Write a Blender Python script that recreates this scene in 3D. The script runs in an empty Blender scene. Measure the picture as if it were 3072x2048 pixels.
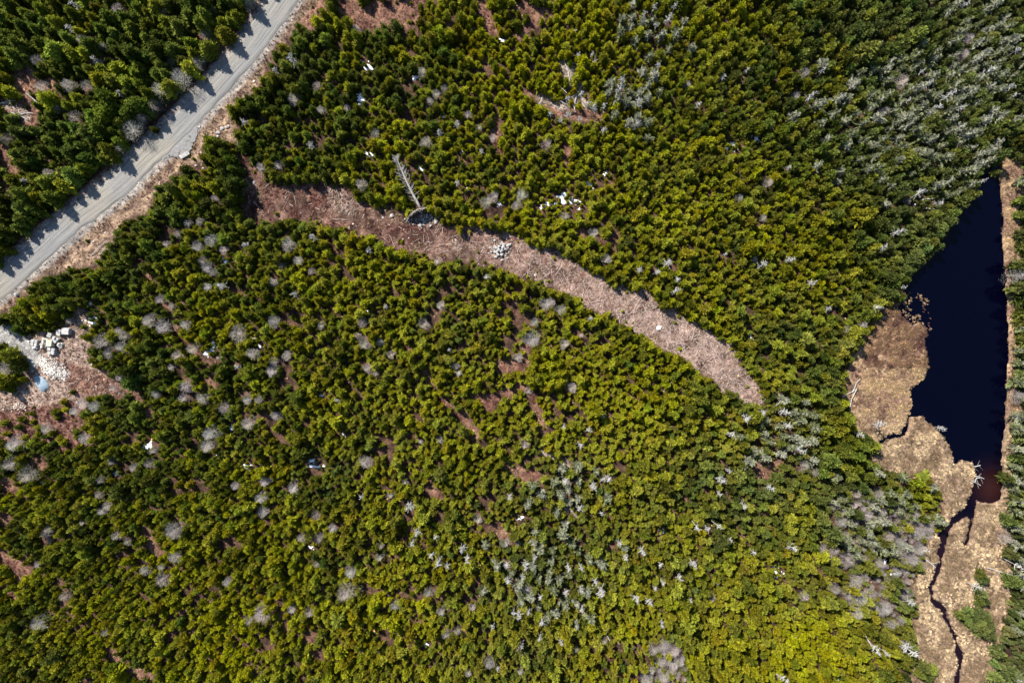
import bpy, math, random
import numpy as np
from mathutils import Vector, Matrix

random.seed(7)
RNG = np.random.default_rng(11)
SC = bpy.context.scene
COL = SC.collection
R = math.radians

# ------------------------------------------------------------------ camera, sky, sun
W_M = 200.0                      # metres of flat ground across the frame
S = W_M / 3072.0                 # metres per photograph pixel at ground level
H = 135.0                        # flying height
cam_d = bpy.data.cameras.new('camera')
cam_d.sensor_width = 36.0
cam_d.lens = 36.0 * H / W_M
cam_d.clip_end = 6000.0
cam = bpy.data.objects.new('camera', cam_d)
cam.location = (0, 0, H)
COL.objects.link(cam)
SC.camera = cam

SUN_AZ = math.atan2(-0.66, 0.75)      # towards the sun, clockwise from +Y
SUN_EL = R(46)
world = bpy.data.worlds.new('World')
SC.world = world
world.use_nodes = True
wn = world.node_tree.nodes
bg = wn['Background']
sky = wn.new('ShaderNodeTexSky')
sky.sky_type = 'NISHITA'
sky.sun_disc = False
sky.sun_elevation = SUN_EL
sky.sun_rotation = SUN_AZ
sky.air_density = 1.0
sky.dust_density = 0.3
sky.ozone_density = 1.5
world.node_tree.links.new(sky.outputs[0], bg.inputs[0])
bg.inputs[1].default_value = 0.095

sun_d = bpy.data.lights.new('sun', 'SUN')
sun_d.energy = 5.0
sun_d.angle = R(0.53)
sun_d.color = (1.0, 0.95, 0.87)
sun = bpy.data.objects.new('sun', sun_d)
to_sun = Vector((math.sin(SUN_AZ) * math.cos(SUN_EL), math.cos(SUN_AZ) * math.cos(SUN_EL), math.sin(SUN_EL)))
sun.rotation_euler = to_sun.to_track_quat('Z', 'Y').to_euler()
COL.objects.link(sun)

SC.view_settings.view_transform = 'Standard'
SC.view_settings.look = 'None'
SC.view_settings.gamma = 1.0
SC.view_settings.use_curve_mapping = False
SC.view_settings.exposure = 1.02

# ------------------------------------------------------------------ coordinates and noise
def wx(px): return (np.asarray(px, float) - 1536.0) * S
def wy(py): return (1024.0 - np.asarray(py, float)) * S
def P(px, py): return (float(wx(px)), float(wy(py)))

_LAT = np.random.default_rng(5).random((12, 256, 256))
def vnoise(x, y, cell, k=0):
    u = np.asarray(x, float) / cell + 57.3 * (k + 1); v = np.asarray(y, float) / cell + 31.7 * (k + 1)
    iu = np.floor(u).astype(int); iv = np.floor(v).astype(int)
    fu = u - iu; fv = v - iv
    fu = fu * fu * (3 - 2 * fu); fv = fv * fv * (3 - 2 * fv)
    L = _LAT[k % 12]
    a = L[iu % 256, iv % 256]; b = L[(iu + 1) % 256, iv % 256]
    c = L[iu % 256, (iv + 1) % 256]; d = L[(iu + 1) % 256, (iv + 1) % 256]
    return (a * (1 - fu) + b * fu) * (1 - fv) + (c * (1 - fu) + d * fu) * fv
def fbm(x, y, cell, k=0, o=3):
    s = 0; a = 1.0; t = 0
    for i in range(o):
        s = s + a * vnoise(x, y, cell / 2 ** i, k + i * 3); t += a; a *= 0.55
    return s / t

def inpoly(x, y, poly):
    x = np.asarray(x, float); y = np.asarray(y, float)
    ins = np.zeros(x.shape, bool)
    p = np.array(poly, float); n = len(p)
    bx0, by0 = p.min(0); bx1, by1 = p.max(0)
    m = (x >= bx0) & (x <= bx1) & (y >= by0) & (y <= by1)
    if not m.any(): return ins
    xs = x[m]; ys = y[m]; r = np.zeros(xs.shape, bool)
    j = n - 1
    for i in range(n):
        xi, yi = p[i]; xj, yj = p[j]
        if yi != yj:
            c = ((yi > ys) != (yj > ys)) & (xs < (xj - xi) * (ys - yi) / (yj - yi) + xi)
            r ^= c
        j = i
    ins[m] = r
    return ins
def dline(x, y, pts):
    x = np.asarray(x, float); y = np.asarray(y, float)
    d = np.full(x.shape, 1e9)
    for (x0, y0), (x1, y1) in zip(pts[:-1], pts[1:]):
        dx, dy = x1 - x0, y1 - y0; L = dx * dx + dy * dy + 1e-9
        t = np.clip(((x - x0) * dx + (y - y0) * dy) / L, 0, 1)
        d = np.minimum(d, np.hypot(x - x0 - t * dx, y - y0 - t * dy))
    return d

# ------------------------------------------------------------------ the map, in photograph pixels
ROAD = [(985, -200), (915, -95), (852, 0), (800, 75), (748, 148), (686, 222), (606, 308), (519, 400), (440, 472), (366, 549), (300, 602),
        (238, 646), (172, 704), (108, 762), (0, 854), (-90, 920), (-200, 1000)]
TURNOUT = [(640, 335), (562, 401), (566, 462), (496, 474), (470, 480), (560, 380)]
VERGE = [(820, -160), (1010, -160), (954, 0), (897, 65), (849, 131), (806, 196), (762, 270), (690, 331), (705, 380), (725, 430),
         (700, 440), (664, 425), (618, 409), (600, 440), (618, 475), (531, 514), (468, 566), (440, 640), (370, 660), (340, 727), (305, 770),
         (283, 796), (152, 827), (104, 848), (57, 901), (26, 944), (-30, 962), (-220, 1060), (-240, 1000), (-20, 850), (100, 750),
         (250, 640), (420, 490), (600, 320), (720, 150), (800, 0)]
VERGE_NW = [(760, 0), (830, 0), (760, 100), (690, 215), (620, 290), (520, 385), (440, 455), (330, 550), (200, 660), (90, 750),
            (-60, 860), (-90, 830), (60, 720), (180, 620), (320, 505), (440, 400), (540, 320), (640, 230), (700, 120)]
STRIP = [(714, 435), (740, 461), (775, 514), (805, 535), (871, 549), (980, 543), (1040, 552), (1068, 601), (1168, 610), (1220, 644),
         (1320, 668), (1394, 676), (1516, 692), (1612, 731), (1703, 766), (1742, 800), (1821, 835), (1873, 861), (1947, 874),
         (1982, 905), (2048, 944), (2115, 985), (2188, 1024), (2244, 1096), (2283, 1174), (2300, 1205), (2250, 1216), (2178, 1183),
         (2133, 1135), (2087, 1109), (2043, 1075), (1986, 1044), (1951, 1018), (1877, 983), (1842, 953), (1764, 927), (1729, 892),
         (1633, 857), (1568, 835), (1516, 809), (1398, 787), (1285, 774), (1189, 740), (1080, 709), (1024, 685), (940, 665), (854, 653),
         (784, 672), (714, 646), (697, 620), (704, 560), (700, 480)]
STRIP_UP = [(740, 461), (775, 514), (805, 535), (871, 549), (980, 543), (1040, 552), (1068, 601), (1168, 610), (1340, 655), (1394, 676),
            (1516, 692), (1612, 731), (1703, 766), (1742, 800), (1821, 835), (1873, 861), (1947, 874), (1982, 905), (2048, 944), (2115, 985),
            (2188, 1024), (2244, 1096), (2283, 1174)]
STRIP_LO = [(697, 655), (784, 672), (854, 653), (940, 665), (1024, 685), (1080, 709), (1189, 740), (1285, 774), (1398, 787), (1516, 809), (1568, 835),
            (1633, 857), (1729, 892), (1764, 927), (1842, 953), (1877, 983), (1951, 1018), (1986, 1044), (2043, 1075), (2087, 1109),
            (2133, 1135), (2178, 1183), (2250, 1216)]
PAD = [(-160, 930), (-20, 960), (20, 978), (62, 1005), (110, 1040), (126, 1075), (104, 1101), (65, 1118), (44, 1075), (14, 1045), (-30, 1030), (-160, 1020)]
CLEAR = [(-60, 1160), (30, 1165), (62, 1135), (44, 1075), (0, 1035), (-60, 1000), (0, 955), (40, 995), (100, 1003), (150, 985), (200, 965), (222, 915), (262, 935), (268, 1014),
         (261, 1075), (300, 1110), (366, 1140), (374, 1184), (250, 1197), (244, 1271), (270, 1330), (200, 1350), (90, 1325), (-60, 1330)]
HEATH_SW = [(-60, 1235), (150, 1215), (240, 1200), (246, 1271), (275, 1345), (190, 1360), (80, 1335), (-60, 1340)]
POND = [(2949, 492), (2995, 492), (3003, 555), (3011, 653), (3009, 718), (3018, 816), (3024, 914), (3028, 1024), (3025, 1122), (3019, 1252),
        (3008, 1350), (3012, 1416), (3006, 1495), (2975, 1510), (2950, 1503), (2936, 1490), (2925, 1530), (2916, 1562), (2905, 1545), (2880, 1556), (2850, 1590), (2838, 1640), (2826, 1690),
        (2812, 1740), (2798, 1766), (2806, 1800), (2838, 1828), (2862, 1890), (2878, 1938), (2890, 1960), (2886, 1990), (2878, 2048), (2875, 2160),
        (2866, 2160), (2868, 2048), (2874, 1984), (2870, 1940), (2853, 1892), (2828, 1830), (2795, 1805), (2788, 1762), (2802, 1725), (2816, 1675), (2822, 1631), (2822, 1595),
        (2860, 1550), (2897, 1520), (2918, 1481), (2930, 1416), (2916, 1380), (2890, 1377), (2864, 1390), (2858, 1344), (2832, 1305), (2792, 1266),
        (2773, 1246), (2734, 1249), (2727, 1285), (2719, 1278), (2738, 1220), (2730, 1168), (2773, 1148), (2786, 1096), (2776, 1024), (2783, 980), (2760, 966),
        (2735, 985), (2714, 953), (2695, 925), (2701, 890), (2714, 849), (2766, 790), (2812, 751), (2838, 705), (2884, 640), (2923, 588), (2949, 542)]
INLET = [(2724, 1278), (2712, 1300), (2675, 1308), (2655, 1325), (2629, 1337)]
STREAM_BRANCH = [(2922, 1550), (2912, 1580), (2905, 1612), (2898, 1630)]
MARSH = [(2623, 966), (2590, 1019), (2538, 1102), (2531, 1187), (2570, 1285), (2629, 1331), (2616, 1370), (2640, 1403), (2707, 1416),
         (2805, 1448), (2825, 1494), (2825, 1586), (2779, 1631), (2773, 1716), (2727, 1742), (2753, 1808), (2734, 1892), (2753, 1984),
         (2701, 2070), (2700, 2200), (3010, 2200), (2988, 2048), (2985, 1971), (3015, 1900), (3034, 1840), (3040, 1612), (3034, 1500), (3050, 1350), (3062, 1250), (3066, 1024),
         (3068, 800), (3064, 660), (3072, 560), (3072, 480), (3120, 470), (3010, 460), (3000, 500), (2960, 700), (2800, 800), (2740, 870), (2690, 890), (2660, 930)]
TREES_IN_MARSH = [[(2872, 1850), (2895, 1835), (2980, 1850), (2985, 1920), (2950, 1925), (2900, 1880)],
                  [(2925, 1700), (2955, 1705), (2965, 1800), (2930, 1830), (2920, 1760)],
                  [(2715, 1415), (2790, 1420), (2800, 1450), (2720, 1440)],
                  [(2752, 1990), (2800, 1995), (2800, 2048), (2740, 2048)]]
# bare openings in the stand: (polyline, half-width)
GAPS = [([(345, 727), (400, 790), (470, 860), (505, 930), (530, 1000), (590, 1060), (625, 1100), (645, 1160)], 9),
        ([(366, 1150), (410, 1200), (446, 1240)], 10), ([(1024, 10), (1080, 50), (1190, 30), (1215, 40)], 34), ([(960, -20), (930, 60)], 25),
        ([(1440, 20), (1475, 90)], 14), ([(1560, 10), (1640, 30)], 16), ([(1610, 60), (1560, 110)], 9), ([(1130, 10), (1250, -10)], 20),
        ([(1345, 60), (1330, 100)], 10), ([(1488, 383), (1494, 450)], 8), ([(1695, 430), (1700, 475)], 12), ([(1590, 275), (1690, 330), (1790, 350)], 16),
        ([(1580, 1020), (1578, 1150), (1503, 1180), (1464, 1200)], 11), ([(1500, 1100), (1545, 1090)], 16), ([(1337, 1197), (1380, 1250), (1430, 1300)], 9), ([(1430, 1190), (1470, 1215)], 14),
        ([(1597, 1190), (1630, 1290)], 8), ([(1266, 1110), (1290, 1150)], 9), ([(1288, 1445), (1315, 1500)], 9), ([(1530, 1405), (1605, 1440)], 17),
        ([(1500, 1590), (1525, 1625)], 13), ([(1428, 1685), (1443, 1750)], 8), ([(75, 1375), (120, 1400)], 13), ([(0, 1440), (50, 1475)], 11), ([(0, 1545), (12, 1560)], 16),
        ([(431, 1590), (474, 1660)], 12), ([(0, 1670), (62, 1718)], 20), ([(819, 1810), (858, 1890)], 10), ([(330, 1970), (365, 2010), (430, 2030)], 18),
        ([(958, 1735), (968, 1785)], 8), ([(906, 1910), (960, 1980)], 8), ([(735, 1990), (780, 2030)], 9), ([(0, 1770), (40, 1800)], 12),
        ([(40, 230), (75, 275)], 14), ([(0, 310), (80, 330), (75, 370)], 17), ([(0, 440), (20, 500), (0, 560)], 17), ([(560, 90), (620, 115), (650, 130)], 15), ([(255, 170), (300, 175)], 10),
        ([(60, 200), (110, 260), (160, 250)], 12), ([(130, 470), (110, 500)], 9), ([(1235, 1040), (1250, 1080)], 7), ([(1510, 905), (1560, 900)], 9), ([(1740, 700), (1800, 715)], 12), ([(1840, 700), (1850, 730)], 10),
        ([(2240, 1370), (2290, 1420), (2330, 1400)], 14), ([(1660, 1500), (1700, 1480)], 8), ([(2560, 860), (2620, 920)], 4), ([(2720, 1420), (2790, 1440)], 4)]
SLASH_SPOTS = [([(1000, 590), (1050, 620)], 30), ([(1360, 730), (1370, 745)], 18), ([(1490, 740), (1510, 760)], 30), ([(1690, 190), (1720, 240), (1740, 300)], 22), ([(1620, 290), (1690, 320)], 14), ([(20, 310), (75, 350)], 14), ([(280, 180), (300, 190)], 10), ([(1630, 1350), (1700, 1400)], 14), ([(1700, 1520), (1730, 1545)], 8)]

def px_min(pts): return min(p[0] for p in pts) if pts[0][1] < 620 else 999
def masks(px, py, rag=6.0):
    """dictionary of 0/1 region masks at photograph pixels (arrays)"""
    jx = (fbm(px, py, 22, 2, 3) - .5) * rag * 2.4; jy = (fbm(px, py, 22, 3, 3) - .5) * rag * 2.4
    x = px + jx; y = py + jy
    m = {}
    m['road_d'] = dline(px + jx * .35, py + jy * .35, ROAD)
    m['turnout'] = inpoly(x, y, TURNOUT)
    m['verge'] = inpoly(x, y, VERGE) | inpoly(x, y, VERGE_NW)
    m['strip'] = inpoly(px + jx * 1.7, py + jy * 1.7, STRIP)
    m['pad'] = inpoly(x, y, PAD)
    m['clear'] = inpoly(x, y, CLEAR)
    m['heath'] = inpoly(x, y, HEATH_SW)
    m['pond'] = inpoly(px + jx * 1.1, py + jy * 1.1, POND) | (dline(x, y, INLET) < 4.5) | (dline(x, y, STREAM_BRANCH) < 5)
    m['marsh'] = inpoly(px + jx * 2, py + jy * 2, MARSH)
    g = np.zeros(np.shape(px), bool)
    for pts, w in GAPS: g |= dline(x, y, pts) < w * 1.3 + 1 + (9 if px_min(pts) < 90 else 0)
    m['gap'] = g
    g = np.zeros(np.shape(px), bool)
    for pts, w in SLASH_SPOTS: g |= dline(x, y, pts) < w
    m['spot'] = g
    g = np.zeros(np.shape(px), bool)
    for p in TREES_IN_MARSH: g |= inpoly(x, y, p)
    m['isle'] = g
    return m

# ------------------------------------------------------------------ tagging helpers
def tag(o, label=None, cat=None, group=None, kind=None):
    if label: o['label'] = label
    if cat: o['category'] = cat
    if group: o['group'] = group
    if kind: o['kind'] = kind
    return o
def empty(name, loc, rz=0.0, scl=(1, 1, 1)):
    o = bpy.data.objects.new(name, None); o.location = loc; o.rotation_euler = (0, 0, rz); o.scale = scl
    o.empty_display_size = 0.3
    COL.objects.link(o); return o
def link(name, me, parent=None, mat=None):
    o = bpy.data.objects.new(name, me); COL.objects.link(o)
    if parent: o.parent = parent
    if mat and not me.materials: me.materials.append(mat)
    return o

class MB:
    def __init__(s): s.v = []; s.f = []; s.m = []
    def poly(s, pts, mi=0):
        b = len(s.v); s.v.extend(pts); s.f.append(tuple(range(b, b + len(pts)))); s.m.append(mi)
    def tube(s, pts, radii, n=5, mi=0, cap=True):
        rings = []
        for i, p in enumerate(pts):
            p = Vector(p)
            a = Vector(pts[min(i + 1, len(pts) - 1)]) - Vector(pts[max(i - 1, 0)])
            if a.length < 1e-6: a = Vector((0, 0, 1))
            a.normalize(); u = a.orthogonal().normalized(); w = a.cross(u)
            b = len(s.v)
            for k in range(n):
                t = 2 * math.pi * k / n
                s.v.append(tuple(p + (u * math.cos(t) + w * math.sin(t)) * radii[i]))
            rings.append(b)
        for a, b in zip(rings[:-1], rings[1:]):
            for k in range(n):
                s.f.append((a + k, a + (k + 1) % n, b + (k + 1) % n, b + k)); s.m.append(mi)
        if cap:
            s.f.append(tuple(rings[0] + k for k in range(n))[::-1]); s.m.append(mi)
            s.f.append(tuple(rings[-1] + k for k in range(n))); s.m.append(mi)
    def mesh(s, name, mats, smooth=False):
        me = bpy.data.meshes.new(name); me.from_pydata([tuple(v) for v in s.v], [], s.f)
        for m in mats: me.materials.append(m)
        if len(mats) > 1: me.polygons.foreach_set('material_index', s.m)
        if smooth: me.polygons.foreach_set('use_smooth', [True] * len(me.polygons))
        me.update(); return me

# ------------------------------------------------------------------ materials
def mat(name, rough=0.8, spec=0.25):
    m = bpy.data.materials.new(name); m.use_nodes = True
    nt = m.node_tree; b = nt.nodes['Principled BSDF']
    b.inputs['Roughness'].default_value = rough
    b.inputs['Specular IOR Level'].default_value = spec
    return m, nt, b
def nnode(nt, t, **kw):
    n = nt.nodes.new(t)
    for k, v in kw.items(): setattr(n, k, v)
    return n
def noise_ramp(nt, scale, stops, coord='Object', detail=4, rough=.6, vec=None):
    tc = nnode(nt, 'ShaderNodeTexCoord'); n = nnode(nt, 'ShaderNodeTexNoise')
    n.inputs['Scale'].default_value = scale; n.inputs['Detail'].default_value = detail; n.inputs['Roughness'].default_value = rough
    nt.links.new(vec if vec else tc.outputs[coord], n.inputs['Vector'])
    r = nnode(nt, 'ShaderNodeValToRGB')
    while len(r.color_ramp.elements) < len(stops): r.color_ramp.elements.new(0.5)
    for e, (p, c) in zip(r.color_ramp.elements, stops): e.position = p; e.color = (*c, 1) if len(c) == 3 else c
    nt.links.new(n.outputs['Fac'], r.inputs['Fac'])
    return n, r
def mul(nt, a, b, fac=1.0):
    m = nnode(nt, 'ShaderNodeMix', data_type='RGBA', blend_type='MULTIPLY')
    m.inputs[0].default_value = fac
    nt.links.new(a, m.inputs[6]); nt.links.new(b, m.inputs[7]); return m.outputs[2]
def bump(nt, b, h, strength=.5, dist=.05):
    n = nnode(nt, 'ShaderNodeBump'); n.inputs['Strength'].default_value = strength; n.inputs['Distance'].default_value = dist
    nt.links.new(h, n.inputs['Height']); nt.links.new(n.outputs[0], b.inputs['Normal'])
def foliage_mat(name, rough=.75, trans=.3, lo=.5, hi=1.6):
    m, nt, b = mat(name, rough, .08)
    a = nnode(nt, 'ShaderNodeAttribute', attribute_type='INSTANCER', attribute_name='tint')
    n, r = noise_ramp(nt, 6.0, [(.34, (lo, lo, lo)), (.7, (hi, hi, hi * .9))], coord='Object', detail=2)
    c = mul(nt, a.outputs['Color'], r.outputs[0])
    nt.links.new(c, b.inputs['Base Color'])
    t = nnode(nt, 'ShaderNodeBsdfTranslucent'); nt.links.new(c, t.inputs[0])
    mx = nnode(nt, 'ShaderNodeMixShader'); mx.inputs[0].default_value = trans
    out = nt.nodes['Material Output']
    nt.links.new(b.outputs[0], mx.inputs[1]); nt.links.new(t.outputs[0], mx.inputs[2]); nt.links.new(mx.outputs[0], out.inputs[0])
    return m
def plain_mat(name, stops, scale=4, rough=.85, spec=.2, bmp=None, detail=4):
    m, nt, b = mat(name, rough, spec)
    n, r = noise_ramp(nt, scale, stops, detail=detail)
    nt.links.new(r.outputs[0], b.inputs['Base Color'])
    if bmp: bump(nt, b, n.outputs['Fac'], bmp, .05)
    return m

M_NEEDLE = foliage_mat('needle_foliage')
M_BARK = plain_mat('conifer_bark', [(.3, (.09, .065, .05)), (.7, (.2, .16, .13))], 6, bmp=.4)
M_DEAD = plain_mat('bleached_wood', [(.25, (.27, .255, .235)), (.7, (.52, .50, .46))], 3, bmp=.3)
M_TWIG = foliage_mat('bare_twigs', .85, .0, .75, 1.25)
M_LICHEN = foliage_mat('lichen_foliage', .85, .15, .6, 1.5)
M_LOG = plain_mat('cut_log', [(.25, (.22, .15, .13)), (.5, (.42, .31, .27)), (.75, (.62, .5, .45))], 1.3, bmp=.4)
M_STICK = foliage_mat('slash_sticks', .9, 0, .75, 1.3)
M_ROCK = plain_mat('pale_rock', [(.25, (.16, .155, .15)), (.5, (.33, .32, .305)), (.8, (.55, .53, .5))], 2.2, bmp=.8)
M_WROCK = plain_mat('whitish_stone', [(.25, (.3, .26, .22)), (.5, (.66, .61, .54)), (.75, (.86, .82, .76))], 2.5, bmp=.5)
M_PALLET = plain_mat('pallet_wood', [(.3, (.2, .15, .1)), (.7, (.4, .32, .24))], 5)
M_SOIL = plain_mat('root_soil', [(.25, (.1, .075, .055)), (.55, (.24, .19, .15)), (.8, (.42, .36, .31))], 2.2, bmp=1)
M_TUSS = foliage_mat('dry_sedge', .85, .15, .7, 1.35)
M_HEATH = foliage_mat('heath_twigs', .85, .1, .6, 1.4)
def snow_mat():
    m, nt, b = mat('old_snow', .5, .3)
    n, r = noise_ramp(nt, 2.2, [(.25, (.74, .77, .8)), (.6, (.9, .91, .92))], detail=5)
    nt.links.new(r.outputs[0], b.inputs['Base Color']); bump(nt, b, n.outputs['Fac'], .5, .06); return m
M_SNOW = snow_mat()
M_GHEAP = plain_mat('bluish_crushed_stone', [(.3, (.2, .26, .3)), (.7, (.28, .345, .39))], 9, bmp=.3, detail=6)

def ground_mat():
    m, nt, b = mat('ground_cover', .95, .1)
    a = nnode(nt, 'ShaderNodeAttribute', attribute_name='soil')
    n1, r1 = noise_ramp(nt, 2.6, [(.3, (.32, .3, .3)), (.5, (.9, .88, .87)), (.7, (1.7, 1.65, 1.6))], detail=8, rough=.75)
    n2, r2 = noise_ramp(nt, .5, [(.35, (.8, .78, .78)), (.65, (1.2, 1.2, 1.15))], detail=5)
    c = mul(nt, mul(nt, a.outputs['Color'], r1.outputs[0]), r2.outputs[0])
    nt.links.new(c, b.inputs['Base Color'])
    bump(nt, b, n1.outputs['Fac'], 1.0, .22)
    return m
M_GROUND = ground_mat()
def road_mat():
    m, nt, b = mat('gravel_road', .9, .15)
    uv = nnode(nt, 'ShaderNodeUVMap'); uv.uv_map = 'uv'
    mp = nnode(nt, 'ShaderNodeMapping'); mp.inputs['Scale'].default_value = (1, .03, 1)
    nt.links.new(uv.outputs[0], mp.inputs['Vector'])
    n1, r1 = noise_ramp(nt, 3.3, [(.3, (.15, .15, .15)), (.45, (.24, .238, .235)), (.58, (.31, .30, .28)), (.72, (.42, .39, .34))], vec=mp.outputs[0], detail=5, rough=.7)
    n2, r2 = noise_ramp(nt, 7, [(.3, (.55, .55, .55)), (.7, (1.3, 1.3, 1.3))], detail=6, rough=.8)
    n3, r3 = noise_ramp(nt, .06, [(.4, (.74, .74, .74)), (.62, (.86, .81, .72))], detail=2)
    c = mul(nt, mul(nt, r1.outputs[0], r2.outputs[0]), r3.outputs[0])
    nt.links.new(c, b.inputs['Base Color']); bump(nt, b, n2.outputs['Fac'], .6, .05)
    return m
M_ROAD = road_mat()
def water_mat():
    m, nt, b = mat('peaty_water', .08, .16)
    a = nnode(nt, 'ShaderNodeAttribute', attribute_name='bed')
    nt.links.new(a.outputs['Color'], b.inputs['Base Color'])
    n, r = noise_ramp(nt, 1.1, [(0, (0, 0, 0)), (1, (1, 1, 1))], detail=3)
    bump(nt, b, n.outputs['Fac'], .04, .02)
    return m
M_WATER = water_mat()

# ------------------------------------------------------------------ ground sheet
def axis(lo, hi, step, far):
    core = np.arange(lo, hi + step, step)
    a = lo - np.geomspace(1.0, far, 26)[::-1]; b = core[-1] + np.geomspace(1.0, far, 26)
    return np.concatenate([a, core, b])
gxs = axis(-118, 118, .32, 2500.0); gys = axis(-82, 82, .32, 2500.0)
GX, GY = np.meshgrid(gxs, gys, indexing='ij')
PX = GX / S + 1536; PY = 1024 - GY / S
mk = masks(PX, PY)

def height(x, y):
    return (fbm(x, y, 26, 4, 2) - .5) * .9
def smooth(a, n=2):
    for _ in range(n):
        a = (a + np.roll(a, 1, 0) + np.roll(a, -1, 0) + np.roll(a, 1, 1) + np.roll(a, -1, 1)) / 5
    return a
rd = mk['road_d'] * S
low = np.clip((GX - 55) / 20, 0, 1) * np.clip((GY + 110) / 30, 0, 1)      # the wet low ground on the right
Z = height(GX, GY)
wroad = np.clip(1 - (rd - 3.6) / 4, 0, 1); wpad = smooth((mk['pad'] | mk['clear']).astype(float), 6)
Z = Z * (1 - np.maximum(wroad, wpad * .8))
Z = Z - np.exp(-((rd - 5.0) / .9) ** 2) * .3
Z = Z - low * .15 * 1
wm = smooth((mk['marsh'] | mk['pond']).astype(float), 4)
Z = Z * (1 - wm) + wm * 0.0
tuss = np.maximum(0, fbm(GX, GY, 1.1, 6, 2) - .35) * .5
Z = Z + np.where(mk['marsh'] & ~mk['pond'], tuss, 0) + np.where(mk['strip'], (fbm(GX, GY, 1.4, 7, 3) - .5) * .55, 0)
Z = Z + np.where(~(mk['marsh'] | mk['strip'] | mk['pad'] | (rd < 3)), (fbm(GX, GY, 1.3, 8, 2) - .5) * .3, 0)
wp = smooth(mk['pond'].astype(float), 1)
Z = Z - wp * 1.6
# root pit
pit = np.exp(-(((PX - 1272) / 34) ** 2 + ((PY - 658) / 17) ** 2) ** 2); Z = Z - pit * .7
Z[rd < 3.0] = np.minimum(Z[rd < 3.0], -.02)
# soil colours (albedo)
def C(*c): return np.array(c)
col = np.zeros(GX.shape + (3,))
n1 = fbm(PX, PY, 60, 1, 3)[..., None]; n2 = fbm(PX, PY, 18, 5, 3)[..., None]; n3 = fbm(PX, PY, 9, 9, 2)[..., None]
def ramp(n, a, b, lo=.35, hi=.65):
    t = np.clip((n - lo) / (hi - lo), 0, 1); return a * (1 - t) + b * t
forest = ramp(n2 * .6 + n3 * .4, C(.038, .024, .018), C(.12, .068, .046)); col[:] = forest
def put(mask, c):
    w = smooth(mask.astype(float), 1)[..., None]; col[:] = col * (1 - w) + c * w
heathc = ramp(n2, C(.20, .085, .065), C(.33, .20, .15))
put(mk['gap'], ramp(n2 * .6 + n3 * .4, C(.085, .038, .032), C(.24, .135, .095)))
put(mk['spot'], ramp(n2, C(.24, .2, .17), C(.42, .35, .3)))
put(mk['verge'], ramp(n2 * .5 + n3 * .5, C(.12, .075, .058), C(.34, .245, .17)))
sl = np.clip((PX - 1150) / 750, 0, 1)[..., None]
slash = ramp(n3 * .6 + n2 * .4, C(.14, .085, .068), C(.36, .265, .225))
slash0 = slash; slash = slash * np.maximum(sl, smooth(mk['spot'].astype(float), 2)[..., None]) + (1 - np.maximum(sl, smooth(mk['spot'].astype(float), 2)[..., None])) * ramp(n2 * .7 + n3 * .3, C(.095, .042, .034), C(.27, .165, .13))
slash = slash * (.62 + .26 * sl) * (.55 + .9 * np.clip((fbm(PX, PY, 30, 11, 3)[..., None] - .3) / .4, 0, 1))
put(mk['strip'], slash)
put(mk['clear'], ramp(n3, C(.17, .115, .095), C(.36, .275, .225)))
hh = (inpoly(PX, PY, [(190, 1080), (370, 1135), (374, 1190), (240, 1200), (200, 1150)]) | mk['heath'])
put(hh, ramp(n3, C(.075, .036, .03), C(.22, .125, .095)))
put(mk['pad'], ramp(n3, C(.20, .20, .195), C(.33, .325, .315)))
put((rd < 3.5), ramp(n3, C(.20, .19, .18), C(.33, .30, .27)))
upm = np.clip((1330 - PY) / 120, 0, 1)[..., None]
marshc = ramp(n3, C(.13, .088, .06), C(.30, .21, .145)) * (1 - upm) + upm * ramp(n1 * .5 + n2 * .5, C(.17, .10, .08), C(.38, .27, .16))
put(mk['marsh'] & ~mk['isle'], marshc)
put(inpoly(PX, PY, [(2590, 1050), (2750, 1090), (2770, 1020), (2740, 960), (2620, 960)]) & mk['marsh'], ramp(n2, C(.13, .075, .06), C(.27, .17, .12)))
put(mk['pond'], C(.05, .035, .03) + 0 * n1)
crack = (np.abs(fbm(GX, GY, 2.0, 10, 3) - .5) < .018)
col[crack & mk['marsh'] & (PY > 1250)] *= .4
put(pit > .5, C(.16, .12, .1) + 0 * n1)
nxg, nyg = GX.shape
vi = np.arange(nxg * nyg).reshape(nxg, nyg)
quads = np.stack([vi[:-1, :-1], vi[1:, :-1], vi[1:, 1:], vi[:-1, 1:]], -1).reshape(-1, 4)
me = bpy.data.meshes.new('ground')
me.vertices.add(nxg * nyg); me.vertices.foreach_set('co', np.stack([GX, GY, Z], -1).astype(np.float32).ravel())
me.loops.add(quads.size); me.loops.foreach_set('vertex_index', quads.astype(np.int32).ravel())
me.polygons.add(len(quads)); me.polygons.foreach_set('loop_start', np.arange(0, quads.size, 4, dtype=np.int32))
me.polygons.foreach_set('use_smooth', np.ones(len(quads), bool))
at = me.attributes.new('soil', 'FLOAT_COLOR', 'POINT')
at.data.foreach_set('color', np.concatenate([col, np.ones(GX.shape + (1,))], -1).astype(np.float32).ravel())
me.update(); me.validate()
ground = link('ground', me, mat=M_GROUND); tag(ground, 'reddish brown forest floor, clearings and marsh soil', kind='structure')

def zat(x, y):
    """ground height at world points"""
    i = np.clip(np.searchsorted(gxs, x) - 1, 0, nxg - 2); j = np.clip(np.searchsorted(gys, y) - 1, 0, nyg - 2)
    fx = np.clip((x - gxs[i]) / (gxs[i + 1] - gxs[i]), 0, 1); fy = np.clip((y - gys[j]) / (gys[j + 1] - gys[j]), 0, 1)
    return (Z[i, j] * (1 - fx) + Z[i + 1, j] * fx) * (1 - fy) + (Z[i, j + 1] * (1 - fx) + Z[i + 1, j + 1] * fx) * fy
def zp(px, py): 
    x, y = P(px, py); return float(zat(x, y))

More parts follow.
